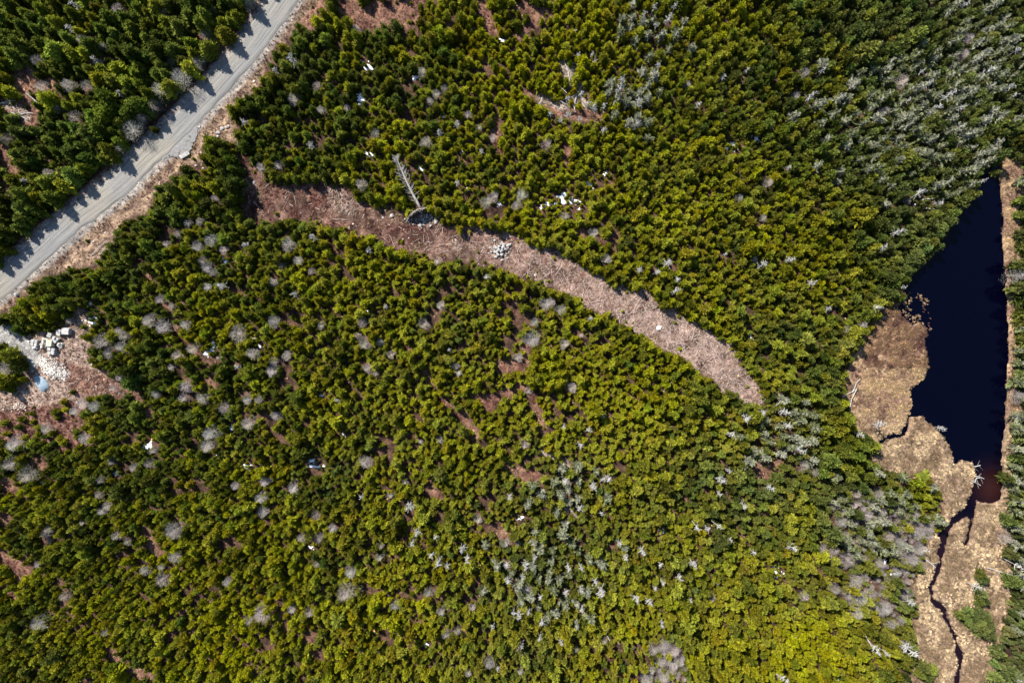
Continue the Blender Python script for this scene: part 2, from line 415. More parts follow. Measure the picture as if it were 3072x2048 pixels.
# ------------------------------------------------------------------ water
def water():
    xs = np.linspace(P(2600, 0)[0], P(3064, 0)[0], 60); ys = np.linspace(P(0, 2175)[1], P(0, 470)[1], 120)
    X, Y = np.meshgrid(xs, ys, indexing='ij'); v = np.stack([X, Y, np.full(X.shape, -.42)], -1).reshape(-1, 3)
    idx = np.arange(X.size).reshape(X.shape)
    q = np.stack([idx[:-1, :-1], idx[1:, :-1], idx[1:, 1:], idx[:-1, 1:]], -1).reshape(-1, 4)
    me = bpy.data.meshes.new('pond_water'); me.from_pydata(v.tolist(), [], q.tolist())
    px = X / S + 1536; py = 1024 - Y / S
    sh = np.exp(-(((px - 2975) / 45) ** 2 + ((py - 1465) / 55) ** 2))
    st = np.clip((py - 1530) / 60, 0, 1)
    c = np.zeros(X.shape + (4,)); c[..., 3] = 1
    c[..., 0] = .0003 + sh * .02 + st * .008; c[..., 1] = .0004 + sh * .006 + st * .003; c[..., 2] = .0040 + sh * .001 + st * .003
    a = me.attributes.new('bed', 'FLOAT_COLOR', 'POINT'); a.data.foreach_set('color', c.astype(np.float32).ravel())
    tag(link('pond_water', me, mat=M_WATER), 'still black peaty water of the long pond and its outlet stream', kind='structure')
water()

# ------------------------------------------------------------------ road
def resample(pts, step):
    pts = np.array(pts, float)
    # Catmull-Rom
    out = []
    for i in range(len(pts) - 1):
        p0 = pts[max(i - 1, 0)]; p1 = pts[i]; p2 = pts[i + 1]; p3 = pts[min(i + 2, len(pts) - 1)]
        for t in np.linspace(0, 1, 20, endpoint=False):
            out.append(.5 * ((2 * p1) + (-p0 + p2) * t + (2 * p0 - 5 * p1 + 4 * p2 - p3) * t * t + (-p0 + 3 * p1 - 3 * p2 + p3) * t ** 3))
    out.append(pts[-1]); out = np.array(out)
    d = np.concatenate([[0], np.cumsum(np.hypot(*np.diff(out, axis=0).T))])
    s = np.arange(0, d[-1], step)
    return np.stack([np.interp(s, d, out[:, 0]), np.interp(s, d, out[:, 1])], -1)
def road():
    c = resample([P(*p) for p in ROAD], .5); t = np.gradient(c, axis=0); t /= np.linalg.norm(t, axis=1)[:, None]
    nrm = np.stack([-t[:, 1], t[:, 0]], -1)
    K = 17; v = []; uv = []
    for i in range(len(c)):
        hw = 2.35 + .35 * (vnoise(c[i, 0], c[i, 1], 3.0, 1) - .5)
        if c[i,1] > 55: hw += (c[i,1]-55)*.01
        hr = hw + .5 * (vnoise(c[i, 0], c[i, 1], 1.6, 2) - .5); hl = hw + .5 * (vnoise(c[i, 0], c[i, 1], 1.6, 3) - .5)
        for k in range(K):
            u = -1 + 2 * k / (K - 1); w = u * (hr if u > 0 else hl)
            z = .13 + .06 * (1 - u * u) - .035 * (math.exp(-((abs(w) - .85) / .3) ** 2)) - (.16 if k in (0, K - 1) else 0)
            v.append((c[i, 0] + nrm[i, 0] * w, c[i, 1] + nrm[i, 1] * w, z)); uv.append((w, i * .5))
    f = [(i * K + k, i * K + k + 1, (i + 1) * K + k + 1, (i + 1) * K + k) for i in range(len(c) - 1) for k in range(K - 1)]
    me = bpy.data.meshes.new('gravel_road'); me.from_pydata(v, [], f)
    l = me.uv_layers.new(name='uv'); vi = np.zeros(len(me.loops), int); me.loops.foreach_get('vertex_index', vi)
    l.data.foreach_set('uv', np.array(uv)[vi].astype(np.float32).ravel())
    me.polygons.foreach_set('use_smooth', [True] * len(me.polygons))
    tag(link('gravel_road', me, mat=M_ROAD), 'grey gravel road with pale wheel tracks running to the upper edge', kind='structure')
    # turnout apron beside the road
    b = MB(); pts = resample([P(*p) for p in [(600, 372), (590, 410), (575, 440), (566, 458), (530, 470), (496, 472), (478, 478), (520, 440), (560, 400), (600, 372)]], .4)
    cx, cy = pts.mean(0); cen = (cx, cy, .11)
    pts = pts + np.random.default_rng(3).normal(0, .12, pts.shape)
    for a, q in zip(pts, np.roll(pts, -1, 0)): b.poly([cen, (a[0], a[1], .05), (q[0], q[1], .05)])
    tag(link('road_turnout', b.mesh('road_turnout', [M_GRAVEL]), None), 'small grey gravel turnout bulging from the road', kind='structure')
M_GRAVEL = plain_mat('loose_gravel', [(.3, (.12, .12, .12)), (.55, (.21, .207, .2)), (.75, (.31, .30, .285))], 7, bmp=.8, detail=7)
road()

# ------------------------------------------------------------------ prototypes
def crown_mb(rnd, levels, per, base=.12, lean=.0, width=.5, fluff=1.0, b=None, mi=0, sparse=0.0, shape=.8, droop=.10, dome=False, spr=2, lobe=1.0):
    """conifer crown, height 1, radius 1 (scaled when placed): whorls of flat sprays"""
    b = b or MB()
    ph = rnd.random() * 6.28
    lob = [(rnd.random() * 6.28, rnd.uniform(.05, .22) * lobe) for _ in range(3)]
    for L in range(levels):
        f = L / (levels - 1); z0 = base + (1 - base) * (f ** .9)
        r0 = ((1 - f) ** shape if not dome else (1 - f ** 1.7) ** .75) * .95 + .07
        n = max(4, int(per * (.45 + .55 * (1 - f))))
        ph += 2.4
        for k in range(n):
            if rnd.random() < sparse: continue
            t = ph + 6.283 * k / n + rnd.gauss(0, .18)
            rr = r0 * rnd.uniform(.58, 1.18) * (1 + sum(a * math.cos(t * (j + 1) + p0) for j, (p0, a) in enumerate(lob)))
            dx, dy = math.cos(t), math.sin(t)
            up = (droop * rnd.uniform(-1.2, .8)) * (1 - f) + .06 * f + .02
            zb = z0 + rnd.gauss(0, .015)
            w = width * (.16 + .36 * rr) * fluff * rnd.uniform(.75, 1.25)
            ox, oy = -dy, dx
            roll = rnd.gauss(0, .09)
            a = (dx * rr * .05, dy * rr * .05, zb + .02)
            m1 = (dx * rr * .6 + ox * w, dy * rr * .6 + oy * w, zb + up * .6 - .02 + roll)
            m2 = (dx * rr * .6 - ox * w, dy * rr * .6 - oy * w, zb + up * .6 - .02 - roll)
            tip = (dx * rr, dy * rr, zb + up)
            b.poly([a, m2, tip, m1], mi)
            for q in range(spr):      # side sprigs break the silhouette
                s = rnd.uniform(.35, .98); sg = rnd.choice((-1, 1))
                c = Vector((dx * rr * s, dy * rr * s, zb + up * s + .01))
                e = c + Vector((dx * .13 + ox * sg * .17, dy * .13 + oy * sg * .17, rnd.uniform(-.03, .10)))
                g = c + Vector((dx * .15 + ox * sg * .02, dy * .15 + oy * sg * .02, rnd.uniform(.0, .07)))
                b.poly([tuple(c), tuple(e), tuple(g)], mi)
    b.poly([(.07, 0, .96), (-.05, .06, .96), (0, 0, 1.04)], mi); b.poly([(-.05, -.06, .96), (.03, .05, .96), (0, 0, 1.04)], mi)
    return b
def trunk_mb(rnd, r=.06, h=.95, n=5, b=None, mi=0, bend=.02):
    b = b or MB(); pts = []; rad = []
    for i in range(4):
        f = i / 3; pts.append((rnd.gauss(0, bend) * f, rnd.gauss(0, bend) * f, f * h - .04 * (i == 0))); rad.append(r * (1 - .85 * f))
    b.tube(pts, rad, n, mi); return b
SRC = {}
def variants(key, n, fn):
    """each variant: (trunk mesh, crown mesh, joined mesh)"""
    out = []
    for i in range(n):
        rnd = random.Random(hash(key) % 1000 * 0 + i * 17 + len(key) * 101)
        out.append(fn(rnd))
    SRC[key] = out
def fir(rnd):
    lv, per = 10, 9; st = rnd.getstate()
    c = crown_mb(rnd, 13, 13, .10, width=.27, shape=rnd.uniform(.5, .7), dome=rnd.random() < .35, spr=4)
    t = trunk_mb(rnd, .05, .9)
    j = MB(); j.v = c.v + t.v; k = len(c.v); j.f = c.f + [tuple(a + k for a in f) for f in t.f]; j.m = [0] * len(c.f) + [1] * len(t.f)
    return t.mesh('fir_trunk', [M_BARK]), c.mesh('fir_crown', [M_NEEDLE]), j.mesh('young_fir', [M_NEEDLE, M_BARK])
def spruce(rnd):
    c = crown_mb(rnd, 17, 13, .05, width=.4, shape=rnd.uniform(.5, .85), droop=.07, spr=5, lobe=1.9)
    t = trunk_mb(rnd, .055, .95, 6)
    return t.mesh('spruce_trunk', [M_BARK]), c.mesh('spruce_crown', [M_NEEDLE]), None
def lichen(rnd):
    c = crown_mb(rnd, 13, 10, .08, width=.3, shape=rnd.uniform(.45, .7), sparse=.45, spr=4, lobe=1.6)
    t = trunk_mb(rnd, .05, 1.0, 5)
    for _ in range(60):
        z = rnd.uniform(.25, .98); a = rnd.random() * 6.28; L = rnd.uniform(.4, 1.15) * (1.15 - z * .8); d = Vector((math.cos(a), math.sin(a), 0))
        p = Vector((0, 0, z)); q = p + d * L + Vector((0, 0, rnd.uniform(-.02, .12))); o = Vector((-d.y, d.x, 0)) * .017
        t.poly([tuple(p + o), tuple(p - o), tuple(q)])
    return t.mesh('lichen_tree_trunk', [M_DEAD]), c.mesh('lichen_tree_crown', [M_LICHEN]), None
def bare(rnd):
    t = MB(); t.tube([(0, 0, -.05), (rnd.gauss(0, .03), 0, .4), (rnd.gauss(0, .05), rnd.gauss(0, .05), .8)], [.045, .03, .012], 5)
    c = MB()
    for _ in range(22):
        z = rnd.uniform(.15, .6); a = rnd.random() * 6.28; L = rnd.uniform(.3, .8); d = Vector((math.cos(a), math.sin(a), 0)); p = Vector((0, 0, z)); q = p + d * L + Vector((0, 0, rnd.uniform(.12, .35)))
        o = Vector((-d.y, d.x, 0)) * .016; c.poly([tuple(p + o), tuple(p - o), tuple(q)])
    lb = [(rnd.random() * 6.28, rnd.uniform(.1, .3)) for _ in range(3)]
    for _ in range(rnd.choice((600, 750, 900))):
        a = rnd.random() * 6.28; rr = .85 * rnd.random() ** .6 * (1 + sum(w_ * math.cos(a * (j + 1) + p_) for j, (p_, w_) in enumerate(lb))); z = rnd.uniform(.3, 1.0) * max(.3, 1.02 - .5 * rr * rr); d = Vector((math.cos(a), math.sin(a), 0))
        m = d * rr * .85 + Vector((0, 0, z)); dd = (d + Vector((rnd.gauss(0, .45), rnd.gauss(0, .45), 0))).normalized()
        e = m + dd * rnd.uniform(.1, .3) + Vector((0, 0, rnd.uniform(.0, .14))); o2 = Vector((-dd.y, dd.x, 0)) * .0068
        c.poly([tuple(m + o2), tuple(m - o2), tuple(e)])
    return t.mesh('bare_trunk', [M_TWIG]), c.mesh('bare_crown', [M_TWIG]), None
def snag(rnd):
    tall = rnd.random() < .5
    t = MB(); bx, by = rnd.gauss(0, .12), rnd.gauss(0, .12)
    f = lambda z: Vector((bx * z * z, by * z * z, z))
    t.tube([tuple(f(z)) for z in (-.04, .3, .6, .85, 1.0)], [.055, .045, .034, .022, .009], 6)
    c = MB()
    for _ in range(30 if not tall else 17):
        z = rnd.uniform(.35, .98) if not tall else rnd.uniform(.55, .98)
        a = rnd.random() * 6.28; L = rnd.uniform(.35, 1.0) * (1.25 - z * .75)
        d = Vector((math.cos(a), math.sin(a), 0)); p = f(z); m = p + d * L * .5 + Vector((0, 0, rnd.uniform(-.02, .06))); q = p + d * L + Vector((rnd.gauss(0, .08), rnd.gauss(0, .08), rnd.uniform(-.08, .1)))
        c.tube([tuple(p), tuple(m), tuple(q)], [.026, .018, .007], 3, cap=False)
        for k in range(4):
            s = rnd.uniform(.4, 1); mm = p.lerp(q, s); dd = (d * .7 + Vector((rnd.gauss(0, .8), rnd.gauss(0, .8), 0))).normalized()
            e = mm + dd * rnd.uniform(.12, .3); o = Vector((-dd.y, dd.x, 0)) * .016
            c.poly([tuple(mm + o), tuple(mm - o), tuple(e)])
    return t.mesh('snag_trunk', [M_DEAD]), c.mesh('snag_branches', [M_DEAD]), None
variants('fir', 8, fir); variants('spruce', 6, spruce); variants('lichen', 6, lichen); variants('bare', 6, bare); variants('snag', 8, snag)

def copy_tree(root_parts, name, loc, rz, scl, tint, tilt=(0, 0)):
    root = empty(name, loc); root.rotation_euler = (tilt[0], tilt[1], rz); root.scale = scl
    for nm, src in root_parts:
        c = src.copy(); c.name = nm; COL.objects.link(c); c.parent = root; c['tint'] = tint
    return root
PROTO = {}
def plant(kind, px, py, h, r, tint, name, crown='crown', top=True, tilt=None):
    """a thing standing where the photograph shows its crown (px, py): the foot is nearer the nadir"""
    x, y = P(px, py)
    if top: k = 1 - .62 * h / H; x *= k; y *= k
    v = random.randrange(len(SRC[kind])); tm, cm, _ = SRC[kind][v]
    root = empty(name, (x, y, float(zat(x, y)) - .05))
    tl = tilt or (random.gauss(0, .03), random.gauss(0, .03))
    root.rotation_euler = (tl[0], tl[1], random.random() * 6.28)
    root.scale = (r, r, h)
    for nm, m in (('trunk', tm), (crown, cm)):
        o = link(nm, m, root); o['tint'] = [float(t) for t in tint]
        if nm == 'twigs': o['kind'] = 'stuff'
    return root

# ------------------------------------------------------------------ tint and size fields
YEL = [(1700, 250, .9), (1550, 330, .8), (1750, 600, .9), (2100, 680, .75), (1300, 760, .75), (1050, 900, .7), (1700, 1150, .95), (1900, 1250, .9), (2050, 1150, .55),
       (700, 1880, .95), (1200, 1750, .9), (2450, 1950, .98), (2300, 1850, .8), (200, 200, .1), (400, 500, .12), (850, 300, .22), (600, 750, .25), (1100, 250, .38), (1200, 450, .42),
       (100, 50, .05), (300, 900, .2), (450, 1200, .22), (700, 1200, .4), (300, 1500, .4), (200, 1800, .6), (2400, 150, .3), (2300, 350, .35), (2350, 750, .5), (2600, 600, .2), (2500, 1000, .4),
       (2100, 1300, .6), (2000, 1600, .55), (2300, 1500, .25), (2500, 1300, .4), (2650, 1500, .3), (1500, 1500, .6), (1600, 1750, .45), (1300, 1500, .7), (3050, 1200, .15), (3050, 1800, .1),
       (900, 1600, .55), (1100, 1950, .8), (1800, 1950, .75), (2000, 100, .6), (1900, 380, .6), (2850, 300, .1), (3050, 100, .1), (2650, 1450, .5), (2800, 1520, .4), (1500, 900, .7), (400, 1950, .6), (60, 1950, .5), (2700, 50, .15)]
GRY = [(2750, 350, .75), (2900, 200, .7), (2800, 520, .6), (2650, 250, .5), (2980, 480, .5), (2400, 250, .15), (2300, 450, .1), (1500, 200, .05), (200, 300, .05), (2450, 700, .05), (2300, 1400, .5), (2600, 1550, .65),
       (2500, 1750, .5), (2400, 1650, .35), (1650, 1700, .45), (1700, 1450, .35), (1200, 1600, .2), (3050, 700, .6), (3050, 1200, .85), (3050, 1900, .9), (2300, 1250, .35), (2450, 1950, .0), (700, 1000, .05), (600, 1700, .02),
       (2000, 1100, .05), (1400, 1250, .2), (2100, 1800, .25), (2600, 1300, .15), (2900, 1880, .6), (2750, 1450, .2), (1000, 500, .05), (2200, 100, .1)]
def idw(x, y, pts):
    n = 0; d = 0
    for px, py, v in pts:
        w = 1 / (((x - px) ** 2 + (y - py) ** 2) + 60 ** 2) ** 1.5; n = n + w * v; d = d + w
    return n / d
DARK = np.array((.084, .106, .013)); YELL = np.array((.31, .285, .006)); GREY = np.array((.13, .15, .058))
def tint_at(px, py, rng=RNG):
    px = np.asarray(px, float); py = np.asarray(py, float)
    y = idw(px, py, YEL); g = idw(px, py, GRY)
    y = y + (fbm(px, py, 70, 3, 2) - .5) * .75 + (fbm(px, py, 230, 9, 2) - .5) * .5 + rng.normal(0, .16, px.shape) - .04
    y = .45 + (y - .45) * 1.25
    y = np.clip(y, 0, 1.2)[..., None]; g = np.clip(g + (fbm(px, py, 90, 6, 2) - .5) * .3 + rng.normal(0, .08, px.shape), 0, 1)[..., None]
    c = DARK * (1 - y) + YELL * y
    c = c * (1 - g) + (GREY * .8 + c * .2) * g
    c = c * np.exp(np.clip(rng.normal(0, .31, px.shape), -.7, .5))[..., None]
    hue = rng.normal(0, .055, px.shape)[..., None]
    return np.clip(c * np.concatenate([1 + hue, 1 - hue * .3, 1 + 0 * hue], -1), .004, .3)

# ------------------------------------------------------------------ labels
LM = [(858, 0, "the road's upper end"), (0, 868, "the road's left end"), (560, 455, "the small turnout beside the road"),
      (0, 0, "the top left corner"), (3072, 0, "the top right corner"), (0, 2048, "the bottom left corner"), (3072, 2048, "the bottom right corner"),
      (1262, 640, "the uprooted tree's root plate"), (2290, 1195, "the right tip of the slash strip"), (700, 640, "the left end of the slash strip"), (1503, 748, "the rock heap on the strip"),
      (280, 967, "the bright snow patch by the gravel pad"), (123, 1153, "the blue-grey gravel heap"), (1688, 596, "the largest snow patch"), (1098, 196, "the long upper snow patch"),
      (2975, 1500, "the pond's lower end"), (2970, 500, "the pond's upper tip"), (2860, 1930, "the lower bend of the outlet stream"), (2700, 1300, "the brown inlet creek"),
      (1536, 0, "the middle of the top edge"), (1536, 2048, "the middle of the bottom edge"), (0, 1500, "the left edge, lower half"), (0, 480, "the red clearing above the road"),
      (1640, 1110, "the round central fir clump"), (946, 1398, "the blue-shaded lower left snow"), (2333, 1710, "the lower right snow scraps"), (2800, 700, "the pond's left shore bend"),
      (2200, 0, "the top edge right of middle"), (1300, 1640, "the white snags in the lower middle"), (1830, 1450, "the lower right grey snags"), (2820, 280, "the upper right greyest stand"),
      (633, 1050, "the snow by the overgrown track"), (800, 1640, "the dark gap in the lower left"), (420, 200, "the dense spruces above the road"), (300, 400, "the spruces left of the road bend"), (1850, 300, "the upper middle blowdown")]
ONES = ['', 'first', 'second', 'third', 'fourth', 'fifth', 'sixth', 'seventh', 'eighth', 'ninth', 'tenth', 'eleventh', 'twelfth', 'thirteenth', 'fourteenth', 'fifteenth',
        'sixteenth', 'seventeenth', 'eighteenth', 'nineteenth']
def nth(n):
    if n < 20: return ONES[n]
    t = {2: 'twent', 3: 'thirt', 4: 'fort', 5: 'fift', 6: 'sixt', 7: 'sevent', 8: 'eight', 9: 'ninet'}
    if n >= 100: return 'hundred-and-' + nth(n - 100) if n > 100 else 'hundredth'
    return t[n // 10] + ('ieth' if n % 10 == 0 else 'y-' + ONES[n % 10])
def label_near(items, noun, cat, group):
    """items: (obj, px, py, look). Each is described by its look and its rank from the nearest landmark."""
    pts = np.array([(a[1], a[2]) for a in items], float)
    lm = np.array([(l[0], l[1]) for l in LM], float)
    D = np.hypot(pts[:, None, 0] - lm[None, :, 0], pts[:, None, 1] - lm[None, :, 1])
    rank = D.argsort(0).argsort(0) + 1
    for i, (o, x, y, look) in enumerate(items):
        k = int((rank[i] + D[i] / 900.0).argmin()); n = int(rank[i, k])
        tail = f"nearest to {LM[k][2]}" if n == 1 else f"{nth(n)} nearest to {LM[k][2]}"
        tag(o, f"{look} {noun}, {tail}", cat, group)

# ------------------------------------------------------------------ spacing
class Hash:
    def __init__(s, c): s.c = c; s.d = {}
    def ok(s, x, y, r):
        i, j = int(x // s.c), int(y // s.c); k = int(math.ceil((r + 25) / s.c))
        for a in range(i - k, i + k + 1):
            for b in range(j - k, j + k + 1):
                for (u, v, q) in s.d.get((a, b), ()):
                    rr = (r + q) * .5
                    if (u - x) ** 2 + (v - y) ** 2 < rr * rr: return False
        return True
    def add(s, x, y, r): s.d.setdefault((int(x // s.c), int(y // s.c)), []).append((x, y, r))
HS = Hash(24)
UL = [(-250, -250), (960, -250), (905, -105), (815, -20), (740, 80), (665, 180), (600, 255), (520, 335), (420, 425), (320, 515), (180, 625), (70, 720), (-60, 810), (-250, 940)]

# ------------------------------------------------------------------ bare, grey and dead trees at places read off the photograph
def q(o, s, pts): return [(o[0] + x * s, o[1] + y * s, *r) for x, y, *r in pts]
A = .4355; B = .6531
BARE = (q((0, 0), A, [(810, 60, 1), (260, 420, 1.3), (470, 590, 1), (600, 590, 1), (280, 600, 1), (1360, 430, 1.1), (1190, 430, 1), (1230, 540, 1.5), (1100, 620, 1.3), (1060, 730, 1.6), (910, 890, 1.5), (970, 820, 1), (1420, 240, 1.1),
    (510, 800, 1), (400, 750, .9), (820, 1030, .9), (40, 960, 1.2), (2020, 680, 1), (2180, 590, .8), (2210, 760, .8), (1800, 1160, .8), (1910, 1140, .9), (1480, 1370, .9), (1720, 20, 1), (1140, 90, .8), (1470, 80, .8), (1290, 1540, .9), (1380, 1530, .8), (330, 1190, .8), (560, 270, .8), (700, 320, .9)]) +
 q((0, 683), A, [(1225, 40, .9), (1450, 90, 1), (1360, 130, .9), (1150, 110, .8), (1540, 150, .9), (1400, 230, .9), (1430, 270, .9), (1470, 310, .9), (1980, 110, 1), (2050, 220, .9), (1430, 410, .9), (1940, 260, .8), (1880, 370, .8), (2140, 300, .7),
    (1110, 490, 1), (1190, 540, .8), (1030, 640, 1.1), (1130, 680, 1.1), (820, 710, .9), (480, 640, .8), (860, 745, .8), (1280, 670, .8), (1640, 730, 1.3), (1880, 640, 1), (2210, 670, .9), (700, 780, 1.3), (830, 820, 1), (750, 860, .9), (1320, 830, .9),
    (1220, 880, 1.2), (1180, 960, .8), (1970, 880, .8), (1890, 920, .8), (1870, 990, .9), (1740, 870, .9), (1080, 1140, 1), (1280, 1090, 1), (1260, 1170, .9), (1390, 1170, 1.1), (1700, 1180, .8), (1780, 1180, .8), (1550, 1240, 1.1), (1900, 1290, .8), (1710, 1350, 1),
    (1450, 1410, 1.1), (1430, 1500, 1), (570, 1210, 1), (510, 1260, 1), (100, 1480, 1.5), (320, 1380, 1.1), (570, 1450, .9), (40, 970, 1.5), (640, 1230, .9), (1060, 1530, .9), (820, 1030, .9), (780, 1100, .8)]) +
 q((0, 1366), A, [(60, 60, 1.2), (180, 130, 1.5), (770, 40, 1), (1030, 50, .9), (690, 170, .7), (680, 270, .8), (740, 350, .9), (700, 380, .9), (330, 510, .8), (310, 540, .8), (260, 750, .8), (570, 460, .6), (1210, 510, 1.3), (880, 590, .9), (800, 550, .8), (1210, 690, 1),
    (1110, 760, .8), (1120, 850, 1), (1000, 790, .8), (1620, 210, .8), (1830, 180, .9), (2020, 220, 1), (1790, 290, .9), (1810, 390, 1), (2170, 410, .7), (2290, 500, .8), (2190, 570, 1), (2180, 750, .8), (1560, 870, 1), (1810, 1090, 1.3), (1720, 1130, .8), (2010, 1060, .8),
    (2130, 1080, 1), (440, 970, 1), (270, 1150, 1.4), (720, 1220, .7), (2070, 570, .6), (920, 80, .8), (340, 590, .6)]) +
 q((1024, 0), A, [(555, 500, 1.1), (650, 650, .9), (710, 610, .8), (40, 740, .8), (235, 920, .8), (580, 980, .8), (610, 700, .8), (1000, 1390, .9), (1050, 1350, .8), (1240, 1340, 1), (1205, 1410, 1.1), (1540, 1490, 1), (1420, 990, .9), (100, 200, .7), (130, 1270, .9), (870, 790, .7), (1040, 950, .6), (950, 880, .6)]) +
 q((1024, 683), A, [(660, 230, .8), (1410, 520, 1), (1440, 510, .8), (1510, 560, 1), (680, 535, .9), (570, 660, 1.1), (1330, 650, .9), (1310, 770, 1.3), (1530, 800, .9), (160, 800, 1), (145, 650, .8), (270, 790, .7), (180, 965, .8), (240, 1000, .7), (340, 870, .7), (1215, 890, .7), (790, 950, .7),
    (1590, 1100, .8), (1290, 1120, .7), (110, 740, .7), (1730, 40, .8), (1830, 220, .8), (680, 1460, .7), (1260, 1490, .9)]) +
 q((1024, 1366), A, [(170, 40, 1), (340, 270, .7), (30, 950, 1.4), (60, 800, 1), (265, 700, .7), (270, 620, .6), (600, 940, .9), (370, 1030, .7), (690, 1070, .8), (800, 1200, .9), (720, 1230, .8), (1020, 1420, 1), (1130, 600, .8), (1220, 600, .6), (1810, 1270, .6), (1230, 1480, .8), (870, 1490, .6),
    (440, 180, .7), (940, 440, .7), (1610, 1330, .6), (905, 1040, .6), (1280, 910, .8), (2150, 1330, 1), (2220, 1300, 1), (2290, 1340, 1), (2200, 1420, 1.1), (2280, 1440, 1), (2130, 1470, .9), (2220, 1520, 1.1), (2330, 1420, .9), (2100, 1540, 1)]) +
 q((2048, 1024), B, [(900, 700, 1), (850, 800, 1.2), (1080, 880, 1.4), (1050, 1000, 1.2), (950, 900, 1), (700, 960, 1.1), (760, 1000, 1), (800, 1100, 1.1), (820, 1180, 1.1), (900, 1020, 1), (1000, 1280, 1.1), (930, 1230, 1), (1030, 1400, 1), (1480, 900, 1.2), (560, 1170, .9), (1540, 250, 1.2), (700, 1140, 1.1),
    (640, 950, .9), (1130, 860, 1), (960, 1300, .9), (870, 1130, .9), (1010, 930, 1), (760, 1170, .8), (560, 570, .8), (610, 600, .8), (810, 1250, .9), (140, 1180, .7), (990, 1060, 1), (1090, 960, .9), (730, 830, .9), (800, 700, .8), (920, 780, 1)]) +
 q((2048, 0), B, [(1010, 370, 1.1), (1310, 180, 1), (930, 510, 1), (390, 840, .8), (260, 910, .7), (330, 1190, .7), (830, 1490, 1), (760, 1510, .9), (1290, 250, 1), (1030, 920, .8), (1540, 1260, 1.3), (370, 1000, .6), (560, 330, 1), (520, 440, .8), (20, 385, .7)]))
SNAG = (q((0, 0), A, [(540, 40, 1.2), (490, 190, 1), (650, 410, 1), (170, 1250, 1.2), (2000, 400, 1.2), (1680, 840, .9), (1900, 500, .9), (830, 660, .9), (330, 1190, .8), (2140, 1000, 1.1)]) +
 q((0, 683), A, [(1690, 110, 1), (2150, 60, 1), (1530, 400, 1.2), (2030, 460, .9), (1630, 960, 1), (2330, 1200, .9), (1500, 900, .7)]) +
 q((1024, 0), A, [(790, 860, .8), (680, 910, 1), (970, 1040, .9), (800, 1260, .9), (1700, 720, 1), (1750, 750, 1), (1810, 740, 1.2), (1900, 620, 1.3), (1950, 570, 1.1), (2050, 720, 1.2), (2040, 860, 1), (1800, 890, .8), (1450, 790, .9), (1510, 830, .9), (1560, 790, 1), (1550, 690, .9), (1650, 820, .9),
    (2000, 20, 1), (2070, 100, 1.1), (2150, 60, 1), (2250, 130, 1), (2300, 50, 1.1), (2180, 170, 1), (1630, 370, .7), (2190, 460, .9), (1380, 700, .8), (1640, 640, .9), (1720, 380, .8)]) +
 q((1024, 683), A, [(200, 160, 1), (1000, 340, 1), (300, 540, .8), (740, 840, .7), (810, 1010, .9), (2250, 240, 1.3), (2170, 300, 1), (2320, 360, 1), (2300, 450, 1.1), (2050, 290, .9), (1660, 740, .7), (540, 1470, .9), (1540, 1350, .9), (1650, 1490, .9), (1700, 1400, .9), (1830, 1280, .8), (1720, 620, .7)]) +
 q((1024, 1366), A, [(470, 350, 1.4), (130, 280, 1), (520, 530, 1.1), (650, 560, 1), (490, 590, 1), (630, 690, 1.2), (670, 730, 1.2), (720, 750, 1.1), (840, 640, 1.1), (860, 690, 1.1), (1550, 180, 1.2), (1740, 200, 1.2), (1800, 170, 1), (1850, 160, 1.1), (1640, 370, 1.2), (1790, 400, 1), (1160, 270, 1),
    (1140, 760, 1), (1270, 740, 1), (1330, 690, .9), (1560, 760, 1), (1640, 760, 1), (1140, 860, 1.1), (1360, 970, 1), (1800, 930, 1.3), (1780, 960, 1.1), (1730, 870, 1.1), (2020, 980, 1.2), (1190, 1080, 1.1), (1380, 1160, 1.1), (2200, 750, 1), (1920, 610, .9), (1960, 690, .9), (1650, 920, .9),
    (1250, 830, .9), (1300, 1070, .9), (1560, 940, .9), (1225, 1100, 1), (1500, 1270, 1), (1380, 1260, .9), (1660, 1060, 1), (2110, 1010, 1), (2160, 920, .9), (2210, 1150, .9), (1060, 1160, .9), (1240, 1300, .8), (1080, 1460, .7), (2220, 880, .8), (2070, 650, .9), (2330, 840, .9)]) +
 q((2048, 1024), B, [(300, 350, 1.3), (210, 430, 1.3), (370, 320, 1.1), (470, 320, 1.1), (180, 640, 1.2), (290, 750, 1.2), (60, 840, 1.1), (110, 860, 1.1), (150, 840, 1), (220, 910, .8), (210, 590, 1), (400, 670, 1), (540, 500, 1.1), (480, 380, 1.1), (330, 970, .9), (500, 950, 1), (50, 1020, 1.1), (40, 1190, .8),
    (910, 390, 1.2), (1040, 1420, 1.5), (1350, 1130, 1.1), (1530, 1020, 1.2), (1560, 1130, 1.1), (900, 1410, 1), (930, 1430, 1), (450, 1560, 1.1), (1060, 1200, 1), (1120, 960, 1), (170, 700, .9), (820, 425, .9), (1205, 400, .9)]) +
 q((2048, 0), B, [(590, 440, 1), (380, 1220, 1.2), (600, 1300, 1), (490, 1190, 1), (915, 1150, .9), (1000, 1060, 1.1), (670, 1420, .8), (880, 1420, 1.1), (1100, 890, 1.3), (1220, 440, 1.2), (1160, 480, 1), (1400, 340, 1.1), (1500, 400, 1.1), (1540, 230, 1.1), (1280, 490, 1), (1100, 330, .9), (1180, 930, 1),
    (490, 770, .8), (190, 1170, .7), (290, 330, .7), (180, 360, .8), (70, 480, .8), (640, 340, 1.1), (1130, 380, 1), (1040, 460, 1), (1300, 20, 1), (1010, 1320, .8), (1380, 830, .7), (1530, 440, 1)]))
items = []
